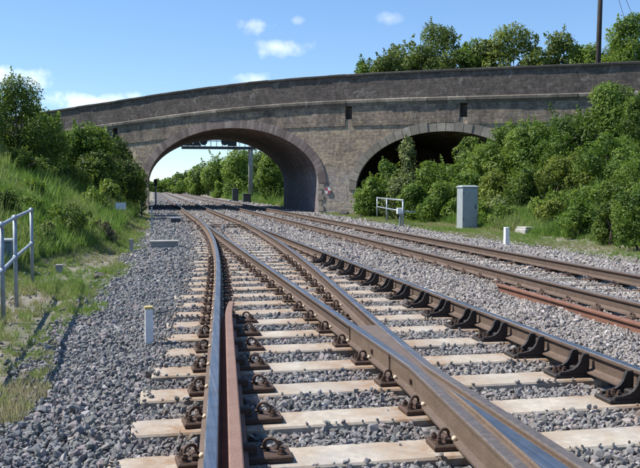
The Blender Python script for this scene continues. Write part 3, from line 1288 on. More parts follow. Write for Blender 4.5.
def tuft_mesh(seed, nb, spread, h, w):
    r = np.random.default_rng(seed)
    m = MB()
    for i in range(nb):
        a, d = r.uniform(0, 6.28), spread * math.sqrt(r.random())
        bx, by = d * math.cos(a), d * math.sin(a)
        hh = h * r.uniform(.5, 1.15)
        la = r.uniform(0, 6.28)
        ln = hh * r.uniform(.1, .6)
        dx, dy = math.cos(la) * ln, math.sin(la) * ln
        qx, qy = -math.sin(la) * w, math.cos(la) * w
        if r.random() < .5:
            qx, qy = math.cos(la) * w, math.sin(la) * w
        m.add([(bx - qx, by - qy, 0), (bx + qx, by + qy, 0), (bx + dx * .35 + qx * .8, by + dy * .35 + qy * .8, hh * .6), (bx + dx * .35 - qx * .8, by + dy * .35 - qy * .8, hh * .6),
               (bx + dx, by + dy, hh)], [(0, 1, 2, 3), (3, 2, 4)])
    me = bpy.data.meshes.new('grass_tuft')
    me.from_pydata(m.v, [], m.f)
    me.materials.append(M['grass'])
    return me


tufts = [tuft_mesh(k, 26, .09, .16, .0045) for k in range(4)] + [tuft_mesh(9, 16, .10, .34, .006), tuft_mesh(10, 16, .07, .30, .007)]


def grass_pts(npts, s0, s1, t0, t1, dens, seed):
    r = np.random.default_rng(seed)
    s = r.uniform(s0, s1, npts)
    t = r.uniform(t0, t1, npts)
    x = P0.x + t * ct - s * st
    y = t * st + s * ct
    p = np.array([dens(a, b) for a, b in zip(t, s)])
    k = (r.random(npts) < p) & in_view(x, y, 1.3)
    return t[k], s[k], x[k], y[k]


def dl_dens(t, s):
    e = bl_edge(s) + .1 * math.sin(s * 1.3)
    if t > e + .1:
        return 0
    tf = interp(s, TF)
    k = .5 + .5 * math.sin(s * 1.9 + t * 1.1) * math.sin(t * 2.3 - s * .7 + 1)
    if t > tf:
        return .12 + .5 * k ** 2 if s < 12.5 else .10 + .6 * k * k
    return min(1, .5 + (tf - t) * .9)


def dr_dens(t, s):
    if t < 6.6:
        return 0
    k = .5 + .5 * math.sin(s * 1.1 + t * .8) * math.sin(t * 2.1 - s * .5)
    return min(1, .25 + .5 * k + (t - 6.8) * .25)


def dr_far(t, s):
    return 1 if t > 7 else 0


parts = [grass_pts(26000, 3.5, 16, -9, -2.9, dl_dens, 1), grass_pts(34000, 16, 46, -11, -2.5, dl_dens, 2),
         grass_pts(26000, 8, 46, 6.5, 13, dr_dens, 3), grass_pts(7000, 60, 140, 7, 15, dr_far, 4)]
gt, gs, gx, gy = (np.concatenate([p[i] for p in parts]) for i in range(4))
gz = gz_v(gt, gs) - .005
n = len(gt)
print('tufts', n)
far = np.where(gs > 55, 2.6, np.where(gs > 22, 1.35, 1.0))
flat = (gt < 0) & (gz < .12)
rt_flat = (gt > 0) & (gt < 9.0) & (gs < 55)
gsc = RNG.uniform(.55, 1.25, n) * far * (1 + .3 * np.sin(gs * 1.3 - gt * .9) * np.sin(gs * .5 + gt * 1.4)) * np.where(flat, .55, 1) * np.where(rt_flat, .42, 1)
var = np.where(RNG.random(n) < .22, RNG.integers(4, 6, n), RNG.integers(0, 4, n))
var = np.where(flat | rt_flat, RNG.integers(0, 4, n), var)
tone = .72 + .32 * np.sin(gs * .8 + gt) * np.sin(gt * 1.7 - gs * .3) + RNG.normal(0, .16, n) - np.where(flat, .28, 0) - np.where(rt_flat, .26, 0)
rot = np.stack([RNG.normal(0, .12, n), RNG.normal(0, .12, n), RNG.uniform(0, 6.28, n)], 1)
scatter('grass', np.stack([gx, gy, gz], 1), rot, np.stack([gsc, gsc, gsc * RNG.uniform(.7, 1.3, n)], 1), var, {'tone': np.clip(tone, 0, 1)}, tufts, M['grass'],
        'green and straw coloured grass on both banks', 'grass')

# ------------------------------------------------------------------ bridge
BO = Vector((1.4, 46.0, 0))
BR = -math.atan2(.4472, .8944)
DEPTH = 10.0
SKEW = -.784
BU = Vector((.8944, -.4472, 0))
BV = Vector((.4472, .8944, 0))


def BW(u, v, z=0):
    p = BO + BU * u + BV * v
    return Vector((p.x, p.y, z))


bridge = empty('arch_bridge', BO, BR, 'weathered brick and stone road bridge with two arches over the railway', 'bridge')
TOP = [(-30, 6.15), (-24, 6.50), (-21, 6.72), (-16.5, 7.03), (-12, 7.38), (-8.6, 7.60), (-5, 7.72), (0, 7.75), (5, 7.66), (10, 7.53), (15.5, 7.42), (26, 7.2)]
_u = np.linspace(-30, 26, 300)
_z = np.interp(_u, [p[0] for p in TOP], [p[1] for p in TOP])
_z = np.convolve(np.pad(_z, 20, mode='edge'), np.ones(41) / 41, 'valid')


def top_z(u):
    return float(np.interp(u, _u, _z))


ARCH = [dict(c=-7.74, h=6.05, spr=1.7, rise=3.3, ring=.50, n=58), dict(c=5.56, h=4.92, spr=1.3, rise=3.11, ring=.46, n=27)]
U0, U1, ZB = -27.0, 24.0, -.6


def arch_z(u):
    for a in ARCH:
        q = (u - a['c']) / a['h']
        if abs(q) < 1:
            return a['spr'] + a['rise'] * math.sqrt(1 - q * q)
    return None


def ring_z(u):
    for a in ARCH:
        q = (u - a['c']) / (a['h'] + a['ring'])
        if abs(q) < 1:
            return a['spr'] + (a['rise'] + a['ring']) * math.sqrt(1 - q * q)
    return None


NICHES = [1.62 - .18 - 1.40, 7.15, -17.6]
NICHES = [(348 - 320), (462 - 320), (124 - 320)]


def u_of_px(px):
    k = (px - 320) / F
    # BO + u BU lies on the sight line X = k Y
    return (k * BO.y - BO.x) / (BU.x - k * BU.y)


NU = [u_of_px(px) for px in (348, 462, 116)]
NW, NZ0, NZ1 = .19, -1.72 - .78, -1.78       # half width, rows below the coping top
ST_H, PAR = .36, 1.42                        # string course height, top of coping to string top

ub = set([U0, U1])
for a in ARCH:
    for k in range(65):
        ub.add(round(a['c'] - a['h'] * math.cos(math.pi * k / 64), 4))
for q in NU:
    ub.add(round(q - NW, 4))
    ub.add(round(q + NW, 4))
for q in np.arange(U0, U1, .8):
    ub.add(round(float(q), 4))
ub = sorted(ub)


def wall_face(v, niches, sh=0.0):
    m = MB()
    for a, b in zip(ub[:-1], ub[1:]):
        if b - a < 1e-3:
            continue
        mid = (a + b) / 2
        inside = arch_z(mid) is not None

        def zb(u):
            if not inside:
                return ZB
            z = arch_z(u)
            if z is None:
                ar = min(ARCH, key=lambda q: min(abs(u - q['c'] - q['h']), abs(u - q['c'] + q['h'])))
                z = ar['spr']
            return z
        za, zb_ = zb(a), zb(b)
        ta, tb = top_z(a + sh) - PAR - ST_H, top_z(b + sh) - PAR - ST_H
        nic = niches and any(abs(mid - q) < NW for q in NU)
        rows = [(za, zb_, ta, tb)]
        if nic:
            n0a, n0b, n1a, n1b = top_z(a) + NZ0, top_z(b) + NZ0, top_z(a) + NZ1, top_z(b) + NZ1
            rows = [(za, zb_, n0a, n0b), (n1a, n1b, ta, tb)]
        for (p, q, r_, t_) in rows:
            m.add([(a + sh, v, p), (b + sh, v, q), (b + sh, v, t_), (a + sh, v, r_)], [(0, 1, 2, 3)])
        # jamb faces at each arch foot are part of the barrel
    return m


wall_face(0, True).build('front_wall', M['wall'], bridge)
wall_face(DEPTH, False, SKEW * DEPTH).build('rear_wall', M['wall'], bridge)
for q in NU:
    m_ = MB()
    z0, z1 = top_z(q) + NZ0 - .03, top_z(q) + NZ1 + .03
    a, b, d = q - NW, q + NW, .35
    m_.add([(a, 0, z0), (b, 0, z0), (b, 0, z1), (a, 0, z1), (a, d, z0), (b, d, z0), (b, d, z1), (a, d, z1)],
           [(0, 1, 5, 4), (3, 7, 6, 2), (0, 4, 7, 3), (1, 2, 6, 5), (4, 5, 6, 7)])
    m_.build('niche', M['parapet'], bridge)
# vaults running askew under the road
for i, a in enumerate(ARCH):
    m_ = MB()
    prof = [(a['c'] - a['h'], ZB)] + [(a['c'] - a['h'] * math.cos(math.pi * k / 48), a['spr'] + a['rise'] * math.sin(math.pi * k / 48)) for k in range(49)] + [(a['c'] + a['h'], ZB)]
    ns = 9
    vv = [(p[0] + SKEW * DEPTH * j / (ns - 1), DEPTH * j / (ns - 1), p[1]) for j in range(ns) for p in prof]
    nn = len(prof)
    ff = [(j * nn + k, j * nn + k + 1, (j + 1) * nn + k + 1, (j + 1) * nn + k) for j in range(ns - 1) for k in range(nn - 1)]
    m_.add(vv, ff)
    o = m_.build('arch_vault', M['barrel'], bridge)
    for p in o.data.polygons:
        p.use_smooth = False
# added blocker across the far end, keeps the side arch opening dark
m_ = MB()
a = ARCH[1]
m_.box(a['c'] - a['h'] + SKEW * 8.5 - .4, a['c'] + a['h'] + SKEW * 8.5 + .4, 8.5, 8.8, ZB, a['spr'] + a['rise'] + .2)
m_.build('arch_blocker', M['barrel'], bridge)
# spandrel frieze, a little proud of the wall
for (f0, f1) in ((U0, NU[2] - NW - .02), (NU[2] + NW + .02, NU[0] - NW - .02), (NU[0] + NW + .02, NU[1] - NW - .02), (NU[1] + NW + .02, U1)):
    m_ = MB()
    us = np.linspace(f0, f1, max(3, int((f1 - f0) / .22)))
    vv, ff = [], []
    for u in us:
        zt = top_z(u) - PAR - ST_H - .002
        zl = top_z(u) - 2.86
        rz_ = ring_z(u)
        if rz_ is not None:
            zl = max(zl, min(rz_ + .006, zt - .05))
        vv += [(u, -.045, zl), (u, -.045, zt), (u, .02, zl), (u, .02, zt)]
    for i in range(len(us) - 1):
        a_, b_ = i * 4, i * 4 + 4
        ff += [(a_, b_, b_ + 1, a_ + 1), (a_, a_ + 2, b_ + 2, b_), (a_ + 1, b_ + 1, b_ + 3, a_ + 3)]
    e = (len(us) - 1) * 4
    ff += [(0, 1, 3, 2), (e, e + 2, e + 3, e + 1)]
    m_.add(vv, ff)
    m_.build('frieze', M['frieze'], bridge)
# arch rings, stone by stone
for i, a in enumerate(ARCH):
    n_ = a['n']
    th = np.linspace(math.pi, 0, 400)
    xs = a['c'] + a['h'] * np.cos(th)
    zs = a['spr'] + a['rise'] * np.sin(th)
    ln = np.concatenate([[0], np.cumsum(np.hypot(np.diff(xs), np.diff(zs)))])
    for k in range(n_):
        tt = np.interp(np.linspace(ln[-1] * (k + (.03 if i else .015)) / n_, ln[-1] * (k + (.97 if i else .985)) / n_, 4), ln, th)
        ring = a['ring'] * (1 + (random.uniform(-.10, .12) if i else random.uniform(-.03, .03)))
        proud = (-.035 - random.uniform(0, .03)) if i else (-.046 - random.uniform(0, .010))
        inn = [(a['c'] + a['h'] * math.cos(q), a['spr'] + a['rise'] * math.sin(q)) for q in tt]
        outp = []
        for q in tt:
            nx, nz_ = math.cos(q) / a['h'], math.sin(q) / a['rise']
            l = math.hypot(nx, nz_)
            outp.append((a['c'] + a['h'] * math.cos(q) + nx / l * ring, a['spr'] + a['rise'] * math.sin(q) + nz_ / l * ring))
        m_ = MB()
        m_.prism([(p[0] * 1, p[1] - .004) for p in inn] + outp[::-1], 'y', proud, .10)
        m_.build('voussoir', M['stone_pale'] if i else M['stone_brickring'], bridge)
# pale blocks stacked up the right jamb of the main arch
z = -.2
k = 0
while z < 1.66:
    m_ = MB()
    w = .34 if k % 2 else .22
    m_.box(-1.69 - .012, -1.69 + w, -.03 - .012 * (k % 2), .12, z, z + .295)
    m_.build('jamb_block', M['stone_pale'], bridge)
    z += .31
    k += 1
# string course and coping, stone by stone, and the parapets between
for (v0, sgn, full) in ((0, 1, True), (DEPTH, -1, False)):
    def vv_(d):
        return v0 + sgn * d
    u = U0
    while u < U1 - .2:
        L = min(random.uniform(.95, 1.5), U1 - u)
        a_, b_ = u + .008, u + L - .008
        m_ = MB()
        zt = [top_z(a_) - PAR, top_z(b_) - PAR]
        pr = -.14 - random.uniform(0, .03)
        poly = lambda z_: [(vv_(.2), z_ - ST_H), (vv_(-.05), z_ - ST_H), (vv_(pr + .04), z_ - ST_H * .62), (vv_(pr), z_ - ST_H * .55), (vv_(pr), z_ - .06), (vv_(-.0), z_), (vv_(.2), z_)]
        pa, pb = poly(zt[0]), poly(zt[1])
        nn = len(pa)
        m_.add([(a_, p[0], p[1]) for p in pa] + [(b_, p[0], p[1]) for p in pb],
               [list(range(nn))[::-1], list(range(nn, 2 * nn))] + [(k, (k + 1) % nn, (k + 1) % nn + nn, k + nn) for k in range(nn)])
        m_.build('string_course_stone', M['stone_mid'], bridge)
        u += L
    u = U0
    while u < U1 - .2:
        L = min(random.uniform(1.0, 1.4), U1 - u)
        a_, b_ = u + .006, u + L - .006
        za, zb2 = top_z(a_), top_z(b_)
        m_ = MB()
        j = random.uniform(-.012, .012)
        poly = lambda z_: [(vv_(-.07 + j), z_ - .13), (vv_(-.07 + j), z_ - .04), (vv_(-.02), z_), (vv_(.46), z_), (vv_(.52), z_ - .04), (vv_(.52), z_ - .13)]
        pa, pb = poly(za + j), poly(zb2 + j)
        nn = len(pa)
        m_.add([(a_, p[0], p[1]) for p in pa] + [(b_, p[0], p[1]) for p in pb],
               [list(range(nn))[::-1], list(range(nn, 2 * nn))] + [(k, (k + 1) % nn, (k + 1) % nn + nn, k + nn) for k in range(nn)])
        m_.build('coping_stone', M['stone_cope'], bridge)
        u += L
    m_ = MB()
    us = np.arange(U0, U1 + .01, .6)
    vv, ff = [], []
    for u in us:
        zl, zt = top_z(u) - PAR + .002, top_z(u) - .128
        vv += [(u, vv_(.0), zl), (u, vv_(.0), zt), (u, vv_(.45), zl), (u, vv_(.45), zt)]
    for i in range(len(us) - 1):
        a_, b_ = i * 4, i * 4 + 4
        ff += [(a_, b_, b_ + 1, a_ + 1), (a_ + 2, a_ + 3, b_ + 3, b_ + 2), (a_ + 1, b_ + 1, b_ + 3, a_ + 3), (a_, a_ + 2, b_ + 2, b_)]
    e = (len(us) - 1) * 4
    ff += [(0, 1, 3, 2), (e, e + 2, e + 3, e + 1)]
    m_.add(vv, ff)
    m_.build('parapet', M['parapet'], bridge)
m_ = MB()
us = np.arange(U0, U1 + .01, .8)
vv = []
for u in us:
    vv += [(u, .3, top_z(u) - 1.25), (u, DEPTH - .3, top_z(u) - 1.25)]
m_.add(vv, [(i * 2, i * 2 + 2, i * 2 + 3, i * 2 + 1) for i in range(len(us) - 1)])
m_.build('road_deck', M['road'], bridge)
for u in (U0, U1):
    m_ = MB()
    m_.box(u - .2, u, -.02, DEPTH + .02, ZB, top_z(u) - PAR - ST_H)
    m_.build('end_wall', M['wall'], bridge)

# round red and white marker on the pier
u = u_of_px(327.5)
mk = empty('round_sign', BW(u, -.03, 1.27), BR, 'small round red and white sign on the pier between the arches', 'sign')
m_ = MB()
m_.tube([(0, 0, 0), (0, -.03, 0)], .19, 24)
m_.build('plate', M['white'], mk)
for a0 in (90, 270):
    m_ = MB()
    pts = [(0, 0)] + [(.18 * math.cos(R(a0 + q)), .18 * math.sin(R(a0 + q))) for q in range(0, 91, 15)]
    m_.prism(pts, 'y', -.036, -.031)
    m_.build('red_quarter', M['red'], mk)


# ------------------------------------------------------------------ foliage
def foliage_mesh(seed, rx, h, zlo, leaf, mat, dens=1.0, lob=(.30, .46), shoots=10, cap=17000):
    """leafy crown in metres: lobes inside an egg-shaped envelope, each lobe a shell of leaf clumps"""
    r = np.random.default_rng(seed)
    hh = h - zlo
    m = min(rx, hh * .62)
    nl = int(np.clip(9 + 9 * (rx * rx * hh) / (m ** 3) * .55, 12, 40))
    cen, cr = [], []
    for i in range(nl):
        rl = r.uniform(*lob) * m * (1 if i % 3 else .68)
        q = r.random() ** .85
        z = zlo + rl * .6 + (hh - rl * 1.5) * q
        env = math.sqrt(max(.04, 1 - (max(0, q - .22) / .86) ** 2)) * min(1, .72 + q)
        a = r.uniform(0, 6.28)
        d = max(0, rx * env - rl * .85) * r.random() ** .4
        cen.append((d * math.cos(a), d * math.sin(a), z))
        cr.append(rl)
    cen, cr = np.array(cen), np.array(cr)
    area = float((4 * math.pi * cr ** 2).sum())
    nleaf = int(min(cap, dens * area * .62 / (1.1 * leaf * leaf)))
    lob_t = r.uniform(.25, .75, nl)
    w = cr ** 2
    pick = r.choice(nl, nleaf, p=w / w.sum())
    d = r.normal(size=(nleaf, 3))
    d /= np.linalg.norm(d, axis=1)[:, None]
    nc = 24
    cd = r.normal(size=(nl, nc, 3))
    cd /= np.linalg.norm(cd, axis=2)[:, :, None]
    crr = r.uniform(.80, 1.16, (nl, nc))
    ci = r.integers(0, nc, nleaf)
    clump = cd[pick, ci]
    use = r.random(nleaf) < .75
    d = np.where(use[:, None], clump + d * .34, d)
    d /= np.linalg.norm(d, axis=1)[:, None]
    rr = cr[pick] * np.where(use, crr[pick, ci] * r.uniform(.86, 1.1, nleaf), r.uniform(.45, 1.0, nleaf))
    pos = cen[pick] + d * rr[:, None]
    nor = d + r.normal(size=(nleaf, 3)) * .6 + np.array([0, 0, .35])
    tint = lob_t[pick] + r.normal(0, .14, nleaf) + np.where(use, (ci % 5 - 2) * .08, -.12)
    sp, sn_, stt = [], [], []
    for i in range(shoots):
        j = r.integers(0, nl)
        dirv = np.array([r.normal(0, .55), r.normal(0, .55), .9])
        dirv /= np.linalg.norm(dirv)
        base = cen[j] + dirv * cr[j] * .9
        ln = r.uniform(.12, .42) * m
        for k in range(int(14 + ln / leaf * 2)):
            q = r.random()
            sp.append(base + dirv * ln * q + r.normal(0, leaf * .9, 3) * (1.3 - q))
            sn_.append(r.normal(size=3))
            stt.append(lob_t[j] + .12)
    if shoots:
        pos = np.concatenate([pos, np.array(sp)])
        nor = np.concatenate([nor, np.array(sn_)])
        tint = np.concatenate([tint, np.array(stt)])
    k = (pos[:, 2] > .0)
    pos, nor, tint = pos[k], nor[k], tint[k]
    nn = len(pos)
    nor /= np.linalg.norm(nor, axis=1)[:, None]
    a = np.cross(nor, r.normal(size=(nn, 3)))
    a /= np.linalg.norm(a, axis=1)[:, None]
    b = np.cross(nor, a)
    sz = leaf * r.uniform(.55, 1.35, (nn, 1))
    ve = np.empty((nn, 4, 3))
    ve[:, 0] = pos - a * sz
    ve[:, 1] = pos + b * sz * .58 + nor * sz * .15
    ve[:, 2] = pos + a * sz
    ve[:, 3] = pos - b * sz * .58 + nor * sz * .15
    me = bpy.data.meshes.new('foliage')
    me.vertices.add(nn * 4)
    me.vertices.foreach_set('co', ve.reshape(-1).astype(np.float32))
    me.loops.add(nn * 4)
    me.loops.foreach_set('vertex_index', np.arange(nn * 4, dtype=np.int32))
    me.polygons.add(nn)
    me.polygons.foreach_set('loop_start', np.arange(0, nn * 4, 4, dtype=np.int32))
    me.polygons.foreach_set('loop_total', np.full(nn, 4, dtype=np.int32))
    at_ = me.attributes.new('tint', 'FLOAT', 'FACE')
    at_.data.foreach_set('value', np.clip(tint, 0, 1).astype(np.float32))
    me.materials.append(mat)
    me.update(calc_edges=True)
    return me, cen


def stem_mesh(cen, seed, rx, zlo, tree=False):
    r = random.Random(seed)
    m = MB()
    if tree:
        k = .05 + rx * .035
        m.tube([(0, 0, -.2), (.04, .03, zlo * .5), (0, .05, zlo + .3)], [k * 1.4, k, k * .8], 7)
    for i in range(min(len(cen), 9)):
        c = cen[i]
        b = (0, .05, zlo + .25) if tree else (r.uniform(-.2, .2) * rx, r.uniform(-.2, .2) * rx, -.1)
        mid = (c[0] * .5 + r.uniform(-.1, .1), c[1] * .5, b[2] + (c[2] - b[2]) * .6)
        m.tube([b, mid, tuple(c)], [.03 + rx * .012, .02 + rx * .006, .008], 5)
    return m.mesh('stem', [M['bark']])


KINDS = {'bush': ('leaf', {}), 'dark': ('leaf_dark', {}), 'olive': ('leaf_olive', {}), 'low': ('leaf', dict(shoots=26, lob=(.26, .42))),
         'pale': ('leaf_pale', dict(shoots=22)), 'brown': ('dead', dict(dens=.5, shoots=30)),
         'sapling': ('leaf_pale', dict(dens=.55, shoots=20, lob=(.32, .55))), 'loose': ('leaf_fresh', dict(dens=.95, shoots=34, lob=(.24, .40))),
         'round': ('leaf_olive', {}), 'tree': ('leaf', {}), 'darktree': ('leaf_dark', {})}
TREES = ('sapling', 'loose', 'round', 'tree', 'darktree')
PSEED = [1000]


def plant(name, kind, k, px, top, Y, hw, label, cat, group=None, sink=.1, crown=None):
    """a bush or tree at depth Y whose crown is centred on column px and reaches up to row top"""
    PSEED[0] += 1
    p = at(px, top, Y)
    t, s = WT(p.x, p.y)
    g = ground_z(t, s)
    h = p.z - g + sink
    rx = hw / F * Y
    tree = kind in TREES
    zlo = 0.0
    if tree:
        zlo = max(.25 if not crown or crown < 8 else .05, h - (crown if crown else 2.3 * rx))
    mk_, kw = KINDS[kind]
    leaf = Y * .00148 if Y < 70 else Y * .0013
    me, cen = foliage_mesh(PSEED[0], rx, h, zlo, leaf, M[mk_], **kw)
    o = empty(name, (p.x, p.y, g - sink), 0, label, cat, group)
    inst('crown' if tree else 'foliage', me, o)
    inst('trunk' if tree else 'stems', stem_mesh(cen, PSEED[0], rx, zlo, tree), o)
    return o


# left bank
GL = 'bushes on the left bank'
plant('bush', 'dark', 0, 14, 76, 29, 52, 'tall dark bush at the left edge above the grassy bank', 'bush', GL)
plant('bush', 'dark', 1, -44, 70, 26, 60, 'dark bush cut off by the left edge of the picture', 'bush', GL)
plant('bush', 'bush', 0, 50, 118, 33, 27, 'mid green bush between the tall dark bush and the bridge end', 'bush', GL)
plant('bush', 'bush', 1, 86, 122, 38, 36, 'bright green bush hiding the left end of the bridge wall', 'bush', GL)
plant('bush', 'dark', 2, 116, 138, 42, 32, 'dark bush beside the left foot of the main arch', 'bush', GL)
plant('bush', 'dark', 0, 137, 168, 45.5, 14, 'small dark bush crowding the left jamb of the main arch', 'bush', GL)
plant('bush', 'dark', 1, 14, 150, 25, 36, 'low dark scrub at the foot of the tall left bush', 'bush', GL)
plant('bush', 'olive', 0, 70, 166, 31, 24, 'low olive scrub at the top of the grassy left bank', 'bush', GL)
plant('bush', 'dark', 0, 66, 203, 18.5, 30, 'wide dark bramble alone on the grassy left bank', 'bush')
plant('dead_shrub', 'brown', 1, 100, 224, 20.0, 17, 'low brown shrub at the foot of the left bank', 'bush')
plant('leafy_plant', 'low', 0, 30, 178, 21, 16, 'bright green weeds on the left bank under the tall bush', 'plant')
plant('leafy_plant', 'low', 0, 92, 186, 27, 16, 'pale leafy weeds on the left bank above the white plate', 'plant')
plant('leafy_plant', 'pale', 0, 44, 224, 16.5, 16, 'pale weeds on the bank just behind the top of the railing', 'plant')
plant('leafy_plant', 'bush', 0, 26, 196, 18.5, 20, 'green leafy scrub on the bank above the railing', 'plant')
plant('leafy_plant', 'bush', 0, 108, 178, 34, 16, 'leafy green scrub at the foot of the dark bush by the bridge', 'plant')
plant('leafy_plant', 'olive', 0, 54, 190, 24, 18, 'olive weeds on the bank above the dark bramble', 'plant')
plant('leafy_plant', 'dark', 2, 4, 190, 17, 20, 'dark green weeds behind the railing', 'plant')
plant('bush', 'bush', 0, 38, 104, 31, 30, 'leafy bush on the right shoulder of the tall dark left bush', 'bush', GL)
plant('bush', 'dark', 0, 96, 150, 37, 30, 'dark bush low on the bank in front of the bridge end', 'bush', GL)
plant('bush', 'dark', 0, 40, 158, 28, 24, 'dark scrub between the tall left bush and the grass', 'bush', GL)
# right bank
GR = 'bushes covering the right bank'
plant('bush', 'bush', 2, 374, 176, 41, 22, 'green bush against the pier at the left foot of the side arch', 'bush', GR)
plant('sapling', 'sapling', 0, 407, 136, 41, 13, 'slender pale green sapling in front of the dark side arch', 'tree', crown=2.6)
plant('bush', 'bush', 0, 362, 184, 42.5, 14, 'low bush hugging the pier left of the side arch', 'bush', GR)
plant('bush', 'bush', 0, 388, 160, 42, 24, 'leafy bush in the left shadow of the side arch', 'bush', GR)
plant('bush', 'dark', 0, 468, 138, 40, 30, 'dark bush filling the right part of the side arch', 'bush', GR)
plant('bush', 'bush', 0, 506, 122, 39.5, 34, 'leafy bush covering the right foot of the side arch', 'bush', GR)
plant('bush', 'pale', 1, 402, 176, 38.5, 24, 'pale low bush right behind the small handrail', 'bush', GR)
plant('bush', 'bush', 0, 440, 158, 39, 34, 'bright green bush in the middle of the dark side arch', 'bush', GR)
plant('bush', 'bush', 1, 448, 182, 34, 30, 'green bush directly behind the grey cabinet', 'bush', GR)
plant('bush', 'bush', 0, 486, 142, 38, 38, 'bright bush at the right end of the side arch', 'bush', GR)
plant('bush', 'olive', 2, 494, 172, 33.5, 32, 'rounded olive bush right of the grey cabinet', 'bush', GR)
plant('bush', 'bush', 0, 532, 120, 37, 42, 'tall bush hiding the wall right of the side arch', 'bush', GR)
plant('bush', 'dark', 2, 530, 166, 31, 32, 'dark hollow bush above the concrete slab', 'bush', GR)
plant('bush', 'bush', 1, 574, 108, 35, 40, 'bright bush reaching up to the string course of the bridge', 'bush', GR)
plant('bush', 'olive', 1, 568, 152, 30, 38, 'olive green bush in the middle of the right bank', 'bush', GR)
plant('bush', 'bush', 2, 612, 84, 35, 40, 'tallest bush of the right bank, covering the parapet end', 'bush', GR)
plant('bush', 'bush', 0, 612, 134, 29, 42, 'large leafy bush below the tallest one at right', 'bush', GR)
plant('bush', 'dark', 1, 650, 90, 32, 38, 'dark bush at the upper right edge of the picture', 'bush', GR)
plant('bush', 'bush', 1, 656, 146, 25, 50, 'big bush cut off by the right edge of the picture', 'bush', GR)
plant('bush', 'dark', 0, 622, 178, 24.5, 34, 'low dark bush near the right edge above the verge', 'bush', GR)
plant('bush', 'low', 0, 556, 192, 27.8, 30, 'low weeds right of the concrete slab', 'bush', GR)
plant('bush', 'low', 2, 590, 186, 26, 30, 'low green weeds between the slab and the dark right bush', 'bush', GR)
plant('bush', 'pale', 1, 506, 196, 31, 24, 'low pale weeds between cabinet and white post', 'bush', GR)
plant('bush', 'low', 2, 484, 204, 31, 15, 'small weeds at the right side of the grey cabinet', 'bush', GR)
plant('bush', 'low', 0, 432, 198, 34.5, 20, 'small weeds at the left side of the grey cabinet', 'bush', GR)
plant('bush', 'low', 0, 645, 208, 21.5, 30, 'low weeds at the right edge by the ballast', 'bush', GR)
plant('bush', 'olive', 0, 602, 210, 23.5, 22, 'low olive weeds on the verge right of the concrete slab', 'bush', GR)
plant('bush', 'low', 0, 536, 204, 30, 18, 'low weeds just behind the concrete slab', 'bush', GR)
plant('bush', 'bush', 0, 648, 178, 19.2, 40, 'leafy bush at the right edge just above the verge', 'bush', GR)
plant('bush', 'dark', 0, 612, 198, 20.8, 28, 'dark low bush on the verge near the right edge', 'bush', GR)
plant('bush', 'low', 0, 578, 202, 23.2, 26, 'low bright bush on the verge right of the slab', 'bush', GR)
plant('bush', 'olive', 0, 552, 200, 26.4, 20, 'low olive bush at the right end of the concrete slab', 'bush', GR)
plant('bush', 'low', 0, 500, 204, 29.0, 20, 'low weedy bush behind the white post', 'bush', GR)
plant('bush', 'bush', 0, 470, 168, 36.0, 26, 'leafy bush rising behind the cabinet roof', 'bush', GR)
plant('bush', 'bush', 0, 414, 182, 36.5, 20, 'leafy bush at the right end of the small handrail', 'bush', GR)
# above the bridge
GT = 'trees behind the bridge parapet'
plant('tree', 'loose', 0, 370, 50, 62, 28, 'loose pale tree, leftmost above the bridge parapet', 'tree', GT)
plant('tree', 'loose', 1, 402, 38, 61, 32, 'open leafy tree second from left above the parapet', 'tree', GT)
plant('tree', 'loose', 2, 438, 20, 62, 34, 'tree with spiky top shoots above the parapet', 'tree', GT)
plant('tree', 'tree', 0, 472, 38, 60, 30, 'small green tree left of the rounded dense tree above the parapet', 'tree', GT)
plant('tree', 'round', 1, 512, 24, 59, 42, 'rounded dense olive tree in the middle above the parapet', 'tree', GT)
plant('tree', 'loose', 0, 560, 34, 60, 30, 'low loose tree left of the tall pole', 'tree', GT)
plant('tree', 'tree', 2, 630, 12, 56, 36, 'dense tree right of the tall pole at the upper right', 'tree', GT)
plant('tree', 'tree', 1, 592, 44, 58, 18, 'low leafy scrub behind the foot of the tall pole', 'tree', GT)
for (px, top, hw, lab) in ((362, 60, 18, 'low fresh green scrub at the left end of the trees above the parapet'), (388, 54, 26, 'fresh green scrub filling below the two leftmost trees above the parapet'),
                           (424, 46, 28, 'leafy scrub below the spiky tree above the parapet'), (456, 48, 26, 'leafy scrub between the spiky and the rounded tree above the parapet'),
                           (484, 42, 26, 'green scrub on the left flank of the rounded tree above the parapet'), (536, 44, 28, 'green scrub on the right flank of the rounded tree above the parapet'),
                           (574, 46, 26, 'green scrub just left of the tall pole above the parapet'), (612, 38, 26, 'green scrub just right of the tall pole above the parapet')):
    plant('tree', 'tree' if px % 4 else 'loose', 0, px, top, 59.5, hw, lab, 'tree', GT)
# beyond the bridge
GF = 'trees on the far right bank'
plant('bush', 'bush', 0, 272, 150, 72, 22, 'green bush seen through the arch beside its right wall', 'bush')
plant('bush', 'dark', 1, 257, 162, 90, 13, 'dark bush just right of the gantry post through the arch', 'bush')
for i, (px, top, Y, hw, lab) in enumerate(((238, 149, 108, 18, 'tall tree behind the gantry post seen through the arch'), (262, 140, 118, 22, 'tree right of the gantry post far beyond the bridge'),
                                           (222, 155, 128, 15, 'dark tree left of the gantry post seen through the arch'), (208, 161, 150, 14, 'tree under the middle of the gantry beam, far off'),
                                           (196, 167, 170, 14, 'tree under the left end of the gantry beam, far off'), (184, 172, 200, 13, 'low tree left of the gantry beam, far off'),
                                           (172, 177, 240, 13, 'small hazy tree third from the left in the arch'), (162, 180, 280, 12, 'small hazy tree second from the left in the arch'),
                                           (152, 182, 330, 12, 'farthest tree at the left end of the arch view'))):
    plant('tree', 'darktree' if i % 2 else 'tree', 0, px, top, Y, hw * 1.5, lab, 'tree', GF, crown=9)
